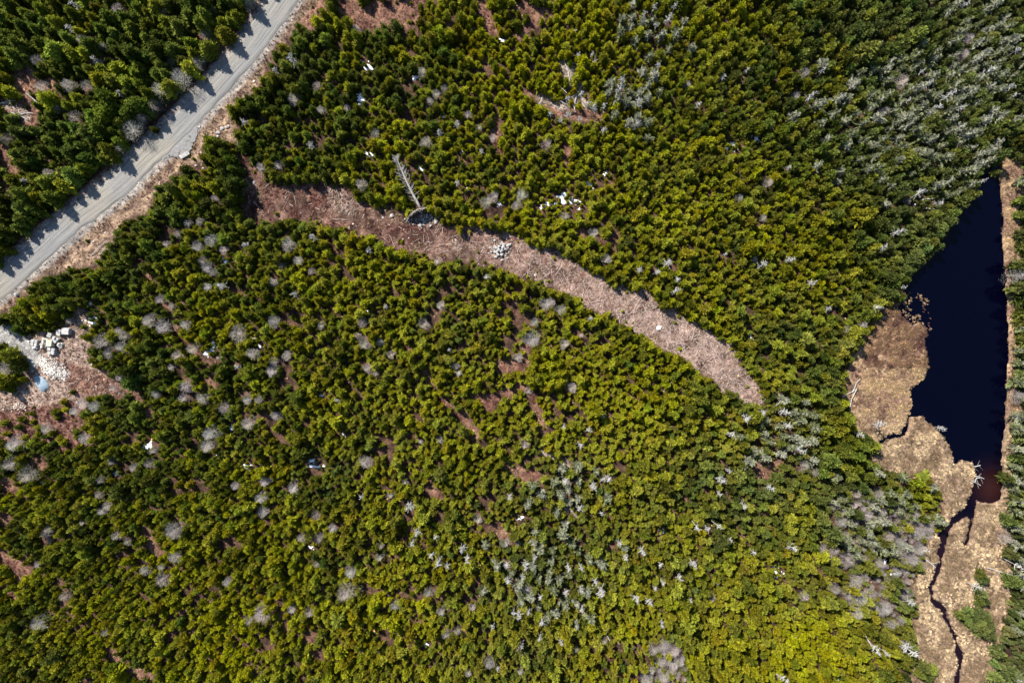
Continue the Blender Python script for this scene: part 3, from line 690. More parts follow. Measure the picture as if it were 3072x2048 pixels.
for px, py, s in BARE:
    s *= random.uniform(.75, 1.12); r = 1.5 * s; h = 3.2 * s * random.uniform(.9, 1.15)
    t = np.array((.34, .30, .285)) * random.uniform(.7, 1.15) * np.array((1 + random.gauss(0, .04), 1, 1 + random.gauss(0, .04)))
    o = plant('bare', px, py, h, r, t, 'bare_tree', 'twigs')
    look = ('broad' if s > 1.2 else 'small' if s < .8 else 'round') + (' pale grey' if t[0] > .32 else ' purplish grey')
    items.append((o, px, py, look)); HS.add(px, py, 12 + 12 * s)
label_near(items, 'leafless tree', 'leafless tree', 'leafless grey trees scattered in the evergreens')
items = []
for px, py, s in SNAG:
    s *= random.uniform(.9, 1.1); h = 4.6 * s * random.uniform(.85, 1.25); r = 1.0 * s
    if px < 700: h *= .8
    o = plant('snag', px, py, h, r, (.5, .5, .5), 'dead_tree', 'branches', tilt=(random.gauss(0, .06), random.gauss(0, .06)))
    look = ('tall' if h > 6 else 'short' if h < 4.5 else 'bleached') + (' many-limbed' if s > 1.1 else ' thin')
    items.append((o, px, py, look)); HS.add(px, py, 16)
label_near(items, 'dead tree', 'dead tree', 'bleached dead trees standing in the stand')
SN = [(840, 150, 17, 7, 40), (955, 178, 7, 5, 0), (832, 228, 11, 8, 20), (850, 355, 17, 6, 5), (968, 388, 9, 5, 45), (1292, 455, 15, 12, 30), (1355, 422, 9, 7, 30), (1244, 476, 5, 5, 0), (1148, 468, 7, 5, 40), (1262, 470, 7, 5, 0), (1328, 464, 8, 4, 0),
      (1391, 400, 6, 5, 0), (516, 597, 10, 7, 20), (852, 718, 5, 6, 30), (483, 807, 11, 7, -30), (492, 792, 5, 7, 0), (343, 1022, 9, 12, 30), (725, 1072, 16, 4, 0), (715, 1058, 5, 5, 0), (568, 1070, 14, 7, 10), (508, 1045, 8, 5, -20), (1785, 1310, 9, 12, 0), (1800, 1322, 7, 5, 30),
      (1685, 335, 9, 8, 0), (1736, 320, 7, 9, 20), (1668, 343, 6, 4, 0), (714, 1254, 5, 7, 30), (1523, 1222, 5, 5, 45), (2125, 462, 6, 6, 0), (2108, 468, 6, 3, 0), (2062, 1318, 12, 4, 0), (2036, 1292, 4, 5, 0), (108, 1438, 6, 4, 0), (790, 997, 4, 5, 0), (1156, 95, 8, 4, 10), (1020, 267, 10, 4, 20),
      (585, 778, 5, 4, 40), (598, 796, 4, 4, 0), (100, 1107, 8, 4, -10), (290, 1147, 4, 3, 0), (1195, 1190, 7, 4, 0), (980, 1480, 9, 5, 30), (1648, 1335, 7, 6, 0), (208, 698, 6, 6, 0), (532, 984, 4, 9, 0), (1063, 355, 4, 4, 0), (1074, 437, 6, 4, 0), (2256 / 1.306, 1010 / 1.306, 4, 4, 0), (1330, 480, 3, 3, 0), (740, 908, 5, 3, 0), (270, 1085, 5, 6, 20), (1510, 125 / 1.306, 4, 3, 0), (1453, 180, 4, 3, 0)]
for a_ in SN:
    for f_ in (-.6, 0, .6):
        HS.add(a_[0] * 1.306 + 2 + f_ * a_[2] * 1.4 * math.cos(R(a_[4])), a_[1] * 1.306 + f_ * a_[2] * 1.4 * math.sin(R(a_[4])), 23 + 2.3 * min(a_[2], a_[3]))
for f_ in np.linspace(0, 1, 9): HS.add(1266 - 68 * f_, 632 - 154 * f_, 26 + 14 * f_)
for a_ in ((205, 985), (184, 990), (160, 1010), (135, 1015), (100, 1018), (156, 1000)): HS.add(a_[0], a_[1], 62)
HS.add(282, 966, 60); HS.add(275, 985, 30)
# lichen-hung grey trees, mostly upper right
LZ = [((2760, 360), (230, 190), 105), ((2950, 180), (130, 150), 45), ((1960, 80), (90, 70), 14), ((1900, 290), (70, 60), 16), ((1650, 1720), (170, 130), 34), ((1690, 1470), (90, 70), 14), ((2350, 1290), (110, 90), 22), ((2650, 1560), (160, 140), 28), ((3058, 1300), (20, 500), 24), ((1240, 1600), (60, 70), 8), ((940, 370), (50, 40), 4), ((3050, 1900), (30, 120), 8)]
cand = []
for (cx, cy), (sx, sy), n in LZ:
    k = 0
    for _ in range(n * 6):
        if k >= n: break
        x = random.gauss(cx, sx * .55); y = random.gauss(cy, sy * .55)
        m = masks(np.array([x]), np.array([y]), 0)
        if m['pond'][0] or m['marsh'][0] or m['strip'][0] or x > 3130 or y < -60: continue
        if HS.ok(x, y, 25): cand.append((x, y)); HS.add(x, y, 25); k += 1
cand = cand[:300]; items = []
for x, y in cand:
    s = random.uniform(.8, 1.25); h = 3.7 * s; r = 1.15 * s
    g = random.random(); g2 = g ** 1.8; t = np.array((.13, .145, .06)) * (1 - g2) + np.array((.27, .27, .205)) * g2
    o = plant('lichen', x, y, h, r, t, 'lichen_tree', 'crown')
    items.append((o, x, y, 'pale grey lichen-hung' if g > .5 else 'dull grey-green lichen-hung'))
label_near(items, 'conifer', 'conifer', 'grey lichen-hung conifers')

# ------------------------------------------------------------------ tall spruces above the road and round the turnout
def blocked(x, y, m=None):
    m = m or masks(np.array([float(x)]), np.array([float(y)]), 3)
    return m['road_d'][0] < 42 or m['turnout'][0] or m['strip'][0] or m['pad'][0] or m['clear'][0] or (m['pond'][0]) or (m['marsh'][0] and not m['isle'][0]) or m['gap'][0] or m['verge'][0]
items = []
tries = RNG.uniform((-140, -120), (860, 860), (9000, 2))
inul = inpoly(tries[:, 0], tries[:, 1], UL)
n_in = 0
for x, y in tries[inul]:
    if n_in >= 292: break
    edge = dline(np.array([x]), np.array([y]), ROAD)[0]
    sp = random.uniform(24, 41)
    if not HS.ok(x, y, sp): continue
    m = masks(np.array([x]), np.array([y]), 4)
    if m['gap'][0] or m['road_d'][0] < 88: continue
    HS.add(x, y, sp * .9); s = sp / 33 * random.uniform(.85, 1.15); h = (4.9 if edge < 240 else 4.1) * s; r = (1.6 if edge < 260 else 1.4) * s * random.uniform(.95, 1.2)
    t = tint_at(np.array([x]), np.array([y]))[0] * 1.3
    xx, yy = P(x, y)
    o = plant('spruce', x, y, h, r, t, 'spruce_tree')
    look = ('tall' if s > 1.05 else 'low' if s < .87 else 'mid-sized') + (' yellowish' if t[0] > .10 else ' dark green')
    items.append((o, x, y, look)); n_in += 1
print('spruces', n_in)
label_near(items, 'spruce', 'spruce', 'spruces in the stand above the road')

# ------------------------------------------------------------------ individually named young firs: rows along the openings
def along(pts, step, off, jit=5):
    c = resample(pts, step); t = np.gradient(c, axis=0); t /= np.linalg.norm(t, axis=1)[:, None]
    n = np.stack([-t[:, 1], t[:, 0]], -1)
    return [(c[i, 0] + n[i, 0] * off + random.uniform(-jit, jit), c[i, 1] + n[i, 1] * off + random.uniform(-jit, jit)) for i in range(len(c))]
def row(pts, desc, group, hr=(2.8, 4.4), rr=(.8, 1.15), sp=22, order='from the left', cap=80, kind='fir', name='fir_tree', noun='young fir', ok=None):
    k = 0
    for x, y in pts:
        if k >= cap: break
        if not HS.ok(x, y, sp * .8): continue
        HS.add(x, y, sp); k += 1
        h = random.uniform(*hr); r = random.uniform(*rr); t = tint_at(np.array([x]), np.array([y]))[0]
        h *= .85; r *= 1.08; o = plant(kind, x, y, h, r, t, name)
        look = 'yellowish' if t[0] > .16 else 'green' if t[0] > .10 else 'dark green'
        tag(o, f"{look} {noun if len(desc) < 44 else 'fir'} {desc}, {nth(k)} {order}", 'fir' if kind == 'fir' else 'spruce', group)
    return k
cnt = 0
cnt += row(along(STRIP_UP, 27, -16), "on the upper edge of the slash strip", 'firs along the upper edge of the slash strip')
cnt += row(along(STRIP_LO, 27, 17), "on the lower edge of the slash strip", 'firs along the lower edge of the slash strip')
VE = [(985, -40), (975, 20), (925, 85), (872, 150), (826, 215), (782, 290), (718, 340)]
cnt += row(along(VE, 27, -8), "right of the brown road verge", 'firs along the right of the road verge', hr=(3.5, 5.2), rr=(.9, 1.3), order='from the top')
ISL = [(630, 425), (655, 432), (640, 455), (668, 460), (690, 480), (660, 490), (640, 480), (700, 510), (680, 520), (705, 545), (690, 565), (665, 545), (700, 595), (680, 610), (660, 590), (650, 630), (640, 560), (615, 545), (590, 560), (560, 545), (600, 590), (625, 610), (575, 590)]
cnt += row(ISL, "in the dark clump below the road turnout", 'firs in the clump below the turnout', hr=(5, 6.8), rr=(1.1, 1.5), order='from its top', sp=20)
VL = [(480, 580), (455, 640), (385, 672), (355, 735), (318, 785), (290, 810), (240, 830), (165, 845), (120, 862)]
cnt += row(along(VL, 34, -20, 14) + along(VL[3:], 26, -36, 10), "below the road verge", 'firs below the road verge', hr=(3.0, 5.2), rr=(.85, 1.4), order='from the right')
PC = [(50, 950), (80, 935), (110, 925), (140, 920), (170, 915), (200, 925), (60, 965), (90, 955), (120, 948), (150, 945), (180, 940), (45, 975), (75, 980), (105, 972), (135, 965), (160, 958)]
PC = [(a, b - 22) for a, b in PC]
cnt += row(PC, "in the dark clump behind the stone stacks", 'firs behind the stone stacks', hr=(4, 5.6), rr=(1.1, 1.45), sp=20)
LC = [(-10, 1050), (15, 1065), (35, 1080), (-12, 1085), (12, 1100), (38, 1110), (50, 1100), (5, 1130), (30, 1140), (-20, 1120), (45, 1135), (0, 1160)]
cnt += row(LC, "in the left edge clump below the pad", 'firs left of the gravel pad', hr=(4, 5.6), rr=(1.1, 1.4), order='from its top', sp=20)
SW = q((0, 683), A, [(430, 1200), (490, 1130), (540, 1190), (640, 1190), (720, 1200), (210, 1280), (140, 1320), (220, 1340), (120, 1370), (370, 1270), (445, 1250), (390, 1310), (260, 1380), (260, 1420), (350, 1420), (400, 1450), (360, 1490), (430, 1480), (240, 1460), (520, 1410), (300, 1440), (530, 1440), (160, 1450), (190, 1510), (240, 1530), (20, 1340), (630, 870), (620, 850), (690, 900), (720, 930), (740, 960), (690, 940), (590, 670), (570, 680), (30, 1420)])
cnt += row(SW, "dotted over the red heath and clearing edge", 'small firs on the red heath', hr=(1.2, 2.3), rr=(.5, .8), sp=10)
CL = q((1024, 683), A, [(1340, 880), (1400, 850), (1460, 870), (1340, 940), (1500, 930), (1310, 990), (1380, 960), (1440, 950), (1520, 1000), (1340, 1030), (1410, 1020), (1470, 1000), (1500, 1060), (1440, 1070), (1370, 1060), (1300, 1060), (1420, 1100), (1480, 1090)])
cnt += row(CL, "in the round clump at the photo's middle", 'firs of the round clump in the middle', hr=(3.6, 5), rr=(.95, 1.3), order='from its top', sp=16)
MI = q((2048, 1024), B, [(1280, 1260), (1310, 1280), (1340, 1260), (1370, 1250), (1330, 1300), (1370, 1290), (1400, 1270), (1410, 1310), (1380, 1330), (1420, 1350), (1370, 1070), (1385, 1090), (1350, 1150), (1380, 1160), (1370, 1200), (1395, 1190), (1030, 610), (1110, 620), (1130, 640), (1150, 1510), (1110, 1500), (1090, 1530), (1130, 1540)])
cnt += row(MI, "standing alone in the tan marsh", 'firs standing in the marsh', hr=(2.0, 3.4), rr=(.8, 1.3), order='from the right', sp=16)
PW = [(2945, 540), (2915, 590), (2878, 640), (2830, 705), (2800, 750), (2752, 795), (2700, 850), (2680, 900), (2610, 960), (2570, 1020), (2520, 1110), (2515, 1190), (2550, 1290), (2600, 1340)]
cnt += row(along(PW, 27, 14), "on the pond's left bank", "firs on the pond's left bank", hr=(4, 5.6), rr=(1.2, 1.6), order='from the top')
print('firs named', cnt)

# ------------------------------------------------------------------ the rest of the stand: instanced
def gn_scatter(name, meshes, pos, rot, scl, tint, var):
    col_ = bpy.data.collections.new(name + '_forms')
    for i, m in enumerate(meshes):
        o = bpy.data.objects.new(f'{name}_form_{i:02d}', m); col_.objects.link(o)
    me = bpy.data.meshes.new(name); n = len(pos); me.vertices.add(n)
    me.vertices.foreach_set('co', np.asarray(pos, np.float32).ravel())
    for nm, ty, key, arr in (('rot', 'FLOAT_VECTOR', 'vector', rot), ('scl', 'FLOAT_VECTOR', 'vector', scl)):
        a = me.attributes.new(nm, ty, 'POINT'); a.data.foreach_set(key, np.asarray(arr, np.float32).ravel())
    a = me.attributes.new('tint', 'FLOAT_COLOR', 'POINT'); a.data.foreach_set('color', np.concatenate([tint, np.ones((n, 1))], 1).astype(np.float32).ravel())
    a = me.attributes.new('var', 'INT', 'POINT'); a.data.foreach_set('value', np.asarray(var, np.int32))
    me.update()
    o = link(name, me)
    ng = bpy.data.node_groups.new(name, 'GeometryNodeTree')
    ng.interface.new_socket('Geometry', in_out='INPUT', socket_type='NodeSocketGeometry'); ng.interface.new_socket('Geometry', in_out='OUTPUT', socket_type='NodeSocketGeometry')
    N = ng.nodes; gi = N.new('NodeGroupInput'); go = N.new('NodeGroupOutput'); ip = N.new('GeometryNodeInstanceOnPoints'); ci = N.new('GeometryNodeCollectionInfo')
    ci.inputs['Collection'].default_value = col_; ci.inputs['Separate Children'].default_value = True; ci.inputs['Reset Children'].default_value = True
    ip.inputs['Pick Instance'].default_value = True
    def na(nm, ty):
        a = N.new('GeometryNodeInputNamedAttribute'); a.data_type = ty; a.inputs['Name'].default_value = nm; return a
    L = ng.links
    L.new(gi.outputs[0], ip.inputs['Points']); L.new(ci.outputs[0], ip.inputs['Instance'])
    a = na('var', 'INT'); L.new([s for s in a.outputs if s.enabled][0], ip.inputs['Instance Index'])
    a = na('rot', 'FLOAT_VECTOR'); L.new([s for s in a.outputs if s.enabled][0], ip.inputs['Rotation'])
    a = na('scl', 'FLOAT_VECTOR'); L.new([s for s in a.outputs if s.enabled][0], ip.inputs['Scale'])
    L.new(ip.outputs[0], go.inputs[0])
    md = o.modifiers.new('scatter', 'NODES'); md.node_group = ng
    return o
print('scatter')
N0 = 120000
cx = RNG.uniform(-190, 3262, N0); cy = RNG.uniform(-190, 2238, N0)
mm = masks(cx, cy, 7); ul0 = inpoly(cx, cy, UL)
block = (mm['road_d'] < 46) | (ul0 & (mm['road_d'] < 88)) | mm['turnout'] | mm['strip'] | mm['pad'] | mm['clear'] | mm['pond'] | (mm['marsh'] & ~mm['isle']) | mm['gap'] | mm['verge'] | (pit_ := (np.hypot((cx - 1268) / 42, (cy - 650) / 22) < 1))
ul = inpoly(cx, cy, UL) & (cx > -140) & (cy > -120)
thin = (mm['spot'] & (RNG.random(N0) < .75)) | (inpoly(cx, cy, [(1000, -50), (1700, -50), (1650, 90), (1400, 130), (1000, 60)]) & (RNG.random(N0) < .6))
thin |= inpoly(cx, cy, [(2250, 1300), (2380, 1330), (2420, 1420), (2330, 1450), (2240, 1420)]) & (RNG.random(N0) < .6)
thick = inpoly(cx, cy, [(1900, 1930), (2040, 1920), (2060, 2048), (1880, 2048)]) | inpoly(cx, cy, [(2550, 1480), (2800, 1560), (2760, 1700), (2700, 1850), (2520, 1800), (2450, 1600)])
thin |= thick & (RNG.random(N0) < .75)
thin |= (fbm(cx, cy, 75, 1, 3) > .655 - .02 * (cx < 1300)) & (RNG.random(N0) < .8) & (cx < 1900)
thin |= mm['isle'] & (RNG.random(N0) < .9)
keep = ~(block | thin)
base_sp = 14.0 + 7.0 * np.clip(idw(cx, cy, [(2500, 200, 1), (2800, 400, 1.2), (2300, 300, .7), (2000, 600, .3), (2400, 800, .8), (2600, 1400, 1.1), (2700, 1600, 1.1), (3050, 1200, 1.6), (1600, 1100, .1), (900, 1000, .45), (400, 900, .7), (700, 1500, .35), (500, 1900, .25), (1500, 400, .25), (850, 300, .9), (1100, 300, .7), (1700, 1800, .4), (2400, 1900, .5), (1300, 800, .4)]), 0, 1.6)
base_sp = base_sp * .98 * np.exp(np.clip(RNG.normal(0, .26, N0), -.5, .42)) * (1 + .7 * (fbm(cx, cy, 55, 5, 2) - .5))
PXs, PYs, SP = [], [], []
for i in np.nonzero(keep)[0]:
    x, y, r = cx[i], cy[i], base_sp[i]
    if ul[i]: r = r * .95
    if HS.ok(x, y, r):
        HS.add(x, y, r); PXs.append(x); PYs.append(y); SP.append(r * (.85 if ul[i] else 1))
und = RNG.permutation(np.nonzero(keep)[0])[:60000]
HU = Hash(16); 
for x, y, r in zip(PXs, PYs, SP): HU.add(x, y, r * .72)
nu = 0
for i in und:
    x, y = cx[i] + 3, cy[i] + 3; r = RNG.uniform(5, 10)
    if HU.ok(x, y, r): HU.add(x, y, r); PXs.append(x); PYs.append(y); SP.append(r * 1.05); nu += 1
print('under', nu)
PXs = np.array(PXs); PYs = np.array(PYs); SP = np.array(SP); n = len(PXs); print('firs', n)
rad = SP * S * RNG.uniform(.62, .9, n); hgt = rad * RNG.uniform(2.1, 3.6, n)
kk = 1 - .62 * hgt / H; X = wx(PXs) * kk; Y = wy(PYs) * kk
gn_o = gn_scatter('fir_stand', [v[2] for v in SRC['fir']], np.stack([X, Y, zat(X, Y) - .08], -1),
    np.stack([RNG.normal(0, .06, n), RNG.normal(0, .06, n), RNG.uniform(0, 6.28, n)], -1), np.stack([rad, rad, hgt], -1), tint_at(PXs, PYs), RNG.integers(0, 8, n))
tag(gn_o, 'dense stand of thousands of young yellow-green firs between road and pond', 'forest', kind='stuff')

n_ = 2600; x = np.concatenate([RNG.uniform(1880, 2080, n_), RNG.uniform(2430, 2830, n_ * 3)]); y = np.concatenate([RNG.uniform(1910, 2100, n_), RNG.uniform(1420, 1900, n_ * 3)])
tk = inpoly(x, y, [(1900, 1935), (2040, 1915), (2070, 2110), (1870, 2110)]) | inpoly(x, y, [(2520, 1470), (2660, 1480), (2820, 1560), (2770, 1700), (2720, 1850), (2560, 1830), (2450, 1620)])
mt = masks(x, y, 3); tk &= ~mt['marsh'] & ~mt['pond'] & (fbm(x, y, 60, 8, 2) > .44); tx, ty = [], []
HT = Hash(24)
for a_, b_ in zip(x[tk], y[tk]):
    if HT.ok(a_, b_, 15): HT.add(a_, b_, 15); tx.append(a_); ty.append(b_)
x = np.array(tx); y = np.array(ty); n = len(x); print('thicket', n); s = RNG.uniform(.65, 1.15, n); X = wx(x) * (1 - .6 * 1.6 / H); Y = wy(y) * (1 - .6 * 1.6 / H)
tt = np.array((.30, .25, .25))[None] * np.exp(RNG.normal(0, .18, n))[:, None]
tag(gn_scatter('leafless_thicket', [v[1] for v in SRC['bare']], np.stack([X, Y, zat(X, Y) - .1], -1), np.stack([RNG.normal(0, .1, n), RNG.normal(0, .1, n), RNG.uniform(0, 6.28, n)], -1), np.stack([s, s, s * 1.9], -1), tt, RNG.integers(0, 6, n)),
    'mauve grey leafless thicket at the lower right edge of the firs', 'thicket', kind='stuff')
# seedlings creeping into the openings
x = RNG.uniform(-60, 2330, 60000); y = RNG.uniform(-60, 2100, 60000); mt = masks(x, y, 5)
ed = np.minimum(dline(x, y, STRIP_UP), dline(x, y, STRIP_LO))
sk = (mt['strip'] & (RNG.random(len(x)) < .22 * np.exp(-ed / 9) + .002)) | (mt['gap'] & (RNG.random(len(x)) < .05)) | (mt['verge'] & (mt['road_d'] > 55) & (RNG.random(len(x)) < .02)) | (mt['heath'] & (RNG.random(len(x)) < .04))
x = x[sk]; y = y[sk]; n = len(x); print('seedlings', n); X = wx(x); Y = wy(y); s = RNG.uniform(.18, .45, n)
tag(gn_scatter('fir_seedlings', [v[2] for v in SRC['fir']], np.stack([X, Y, zat(X, Y) - .03], -1), np.stack([0 * X, 0 * X, RNG.uniform(0, 6.28, n)], -1), np.stack([s, s, s * 1.9], -1), tint_at(x, y), RNG.integers(0, 8, n)),
    'knee-high fir seedlings creeping into the openings', 'seedlings', kind='stuff')

# ------------------------------------------------------------------ marsh sedge, heath, slash sticks, pebbles
def tuft(rnd, n=16, L=.9, w=.07, up=.35, wind=None):
    b = MB()
    for k in range(n):
        a = rnd.random() * 6.28; d = Vector((math.cos(a), math.sin(a), 0)); l = L * rnd.uniform(.5, 1)
        if wind: d = (d + Vector(wind)).normalized()
        o = Vector((-d.y, d.x, 0)) * w; p = Vector((rnd.gauss(0, .12), rnd.gauss(0, .12), 0))
        m = p + d * l * .5 + Vector((0, 0, up * rnd.uniform(.7, 1.3))); e = p + d * l + Vector((0, 0, up * rnd.uniform(.1, .9)))
        b.poly([tuple(p + o), tuple(p - o), tuple(m - o * .9), tuple(m + o * .9)]); b.poly([tuple(m + o * .9), tuple(m - o * .9), tuple(e)])
    return b
tmesh = [tuft(random.Random(i), 24, .95, .045, .34, (.5, -.2, 0)).mesh('sedge_tuft', [M_TUSS]) for i in range(6)]
hmesh = [tuft(random.Random(30 + i), 14, .7, .05, .6).mesh('heath_tuft', [M_HEATH]) for i in range(6)]
def scatter_in(n, x0, y0, x1, y1, fn, rag=5):
    x = RNG.uniform(x0, x1, n); y = RNG.uniform(y0, y1, n); m = masks(x, y, rag); k = fn(m, x, y); return x[k], y[k]
x, y = scatter_in(60000, 2500, 460, 3110, 2200, lambda m, x, y: m['marsh'] & ~inpoly(x + RNG.normal(0, 3.5, len(x)), y + RNG.normal(0, 3.5, len(x)), POND) & (RNG.random(len(x)) < .38 + .8 * (fbm(x, y, 14, 8, 2) > .47)))
n = len(x); print('sedge', n); X = wx(x); Y = wy(y)
tn = fbm(x, y, 40, 2, 3); upk = np.clip((1340 - y) / 120, 0, 1)
t1 = ramp(tn[:, None], C(.21, .145, .09), C(.50, .375, .24), .4, .6) * (1 - upk[:, None]) + upk[:, None] * ramp(tn[:, None], C(.17, .10, .075), C(.36, .25, .14), .38, .62)
red = inpoly(x, y, [(2590, 900), (2600, 1100), (2790, 1100), (2790, 950), (2700, 890)]); t1[red] *= np.array((.62, .55, .58))
t1 *= np.exp(RNG.normal(0, .34, n))[:, None]
s = RNG.uniform(.2, .48, n) * (1 + red * .6)
gn_o = gn_scatter('sedge_marsh', tmesh, np.stack([X, Y, zat(X, Y)], -1), np.stack([0 * X, 0 * X, RNG.uniform(-1, 1, n)], -1), np.stack([s, s, s * RNG.uniform(.6, 1.5, n)], -1), t1, RNG.integers(0, 6, n))
tag(gn_o, 'dry tan sedge tussocks covering the marsh round the pond', 'sedge', kind='stuff')
def drowned(x, y): return inpoly(x, y, [(2650, 870), (2700, 850), (2790, 900), (2800, 1010), (2720, 1000), (2690, 960)]) & (fbm(x, y, 16, 4, 2) > .5)
x, y = scatter_in(190000, -160, -160, 3200, 2200, lambda m, x, y: (drowned(x, y) | (~(m['pond'] | m['marsh'] | m['pad'] | m['turnout'] | m['strip'] | m['verge']) & (m['road_d'] > 50) & (RNG.random(len(x)) < .12)) | (m['verge'] & (m['road_d'] > 40) & (RNG.random(len(x)) < .5)) | (m['gap'] & (RNG.random(len(x)) < .6)) | (m['clear'] & ~m['pad'] & (RNG.random(len(x)) < .5)) | m['heath'] | (m['strip'] & (RNG.random(len(x)) < np.clip((1700 - x) / 700, .15, .9) * (.35 + 1.1 * (fbm(x, y, 26, 9, 2) > .48))))))
n = len(x); print('heath', n); X = wx(x); Y = wy(y)
tn = fbm(x, y, 45, 7, 3)
t1 = ramp(tn[:, None], C(.15, .07, .055), C(.34, .235, .155), .4, .6); ht = masks(x, y, 0)
t1 = np.where(ht['heath'][:, None] | ((ht['strip'] & (x < 1300))[:, None] & (tn < .55)[:, None]), C(.13, .05, .04) * (1 + .5 * (tn[:, None] - .4)), t1) * np.exp(RNG.normal(0, .45, n))[:, None]
s = RNG.uniform(.2, .5, n)
gn_o = gn_scatter('heath_shrubs', hmesh, np.stack([X, Y, np.maximum(zat(X, Y) - .02, np.where(x > 2400, -.42, -9))], -1), np.stack([0 * X, 0 * X, RNG.uniform(0, 6.28, n)], -1), np.stack([s, s, s * .8], -1), t1, RNG.integers(0, 6, n))
tag(gn_o, 'low reddish brown heath and dry grass in the openings', 'heath', kind='stuff')

def stick_mesh(rnd, L=1.0, r=.04, n=5, knots=2):
    b = MB(); pts = []; m = 4
    for i in range(m): pts.append((-L / 2 + L * i / (m - 1), rnd.gauss(0, .02 * L), r + rnd.gauss(0, .01)))
    b.tube(pts, [r, r * .92, r * .8, r * .6], n)
    for k in range(knots):
        s = rnd.uniform(-.4, .4) * L; sg = rnd.choice((-1, 1)); b.tube([(s, 0, r), (s + .1 * L, sg * .12 * L, r + .08 * L)], [r * .4, r * .15], 3)
    return b
x, y = scatter_in(70000, -60, 200, 2320, 1360, lambda m, x, y: (m['strip'] & (RNG.random(len(x)) < np.clip((x - 1200) / 800, .04, .9))) | (m['clear'] & ~m['pad'] & ~m['heath'] & (RNG.random(len(x)) < .25)) | (m['spot'] & (RNG.random(len(x)) < .8)))
n = len(x); print('sticks', n); X = wx(x); Y = wy(y)
t1 = ramp(RNG.random(n)[:, None], C(.15, .10, .08), C(.46, .36, .31), .0, 1.0)
sm = [stick_mesh(random.Random(i), 1, .05, 3, 1).mesh('slash_stick', [M_STICK]) for i in range(5)]
s = RNG.uniform(.25, .95, n); th = RNG.uniform(.7, 1.3, n)
gn_o = gn_scatter('slash_litter', sm, np.stack([X, Y, zat(X, Y) + RNG.uniform(0, .12, n)], -1), np.stack([RNG.normal(0, .1, n), RNG.normal(0, .15, n), RNG.uniform(0, 6.28, n)], -1), np.stack([s, th, th], -1), t1, RNG.integers(0, 5, n))
tag(gn_o, 'pinkish brown chips and broken sticks littering the slash strip', 'wood litter', kind='stuff')

def rock_mb(rnd, sub=1, flat=.7, rough=.22):
    import bmesh
    bm = bmesh.new(); bmesh.ops.create_icosphere(bm, subdivisions=sub + 1, radius=.5)
    ph = [Vector((rnd.gauss(0, 1), rnd.gauss(0, 1), rnd.gauss(0, 1))).normalized() for _ in range(7)]
    for v in bm.verts:
        d = v.co.normalized(); k = min(1.0, min([1.0] + [(.36 + .1 * (j % 3)) / max(.05, d.dot(p)) for j, p in enumerate(ph) if d.dot(p) > .3]) / .5)
        v.co = d * .5 * k * (1 + rnd.uniform(-rough, rough) * .3); v.co.z *= flat
    me = bpy.data.meshes.new('rock'); bm.to_mesh(me); bm.free(); return me
ROCKS = [rock_mb(random.Random(i), 0) for i in range(6)]; BIG = [rock_mb(random.Random(20 + i), 1) for i in range(5)]
for m in ROCKS + BIG: m.materials.append(M_ROCK)
PEB = [m.copy() for m in ROCKS]
M_PEB = foliage_mat('pebbles', .9, 0, .7, 1.3)
for m in PEB: m.materials.clear(); m.materials.append(M_PEB)
x, y = scatter_in(60000, -60, -60, 2320, 1360, lambda m, x, y: (m['clear'] & ~m['heath'] & (RNG.random(len(x)) < .5 * (fbm(x, y, 40, 3, 2) > .45))) | (m['pad'] & (RNG.random(len(x)) < .25)) | (m['verge'] & (m['road_d'] > 33) & (RNG.random(len(x)) < .12)) | (m['turnout'] & (RNG.random(len(x)) < .2)) | (m['strip'] & (RNG.random(len(x)) < .05)))
n = len(x); print('pebbles', n); X = wx(x); Y = wy(y)
s = np.exp(RNG.normal(-1.95, .45, n)); t1 = ramp(RNG.random(n)[:, None], C(.3, .28, .26), C(.75, .7, .66), 0, 1)
gn_o = gn_scatter('scattered_pebbles', PEB, np.stack([X, Y, zat(X, Y) + s * .1], -1), np.stack([RNG.uniform(0, .5, n), 0 * X, RNG.uniform(0, 6.28, n)], -1), np.stack([s, s, s], -1), t1, RNG.integers(0, 6, n))
tag(gn_o, 'pale pebbles and stone chips strewn over clearing, pad and verge', 'pebbles', kind='stuff')

# ------------------------------------------------------------------ logs in the slash
LOGM = [stick_mesh(random.Random(50 + i), 1, .03, 6, 2).mesh('log', [M_LOG]) for i in range(7)]
SEG = [(697, 1200, 'near its reddish left end'), (1200, 1450, 'below the uprooted tree'), (1450, 1650, 'round the rock heap'), (1650, 1850, 'in its middle stretch'), (1850, 2050, 'beside the white boulder'), (2050, 2310, 'at its wood-strewn right tip')]
cx = RNG.uniform(700, 2300, 9000); cy = RNG.uniform(440, 1220, 9000); mk2 = inpoly(cx, cy, STRIP); k = 0; litems = []
for x, y in zip(cx[mk2], cy[mk2]):
    if k >= 285: break
    if RNG.random() > np.clip((x - 1150) / 850, .07, 1): continue
    L = random.uniform(1.3, 3.2) * (1.25 if random.random() < .15 else .9)
    X, Y = P(x, y); o = link('log', random.choice(LOGM)); a = random.random() * 6.28
    if x > 1900: a = random.gauss(-.75, .7)
    o.location = (X, Y, zp(x, y) + .1); o.rotation_euler = (random.random() * .3, random.gauss(0, .05), a); t = random.uniform(.9, 2.0); o.scale = (L, t, t)
    litems.append((o, x, y, ('long ' if L > 2.6 else 'short ' if L < 1.7 else '') + ('thick' if t > 1.65 else 'thin' if t < 1.25 else 'weathered') + ' pinkish grey')); k += 1
label_near(litems, 'log', 'log', 'logs lying in the slash strip')
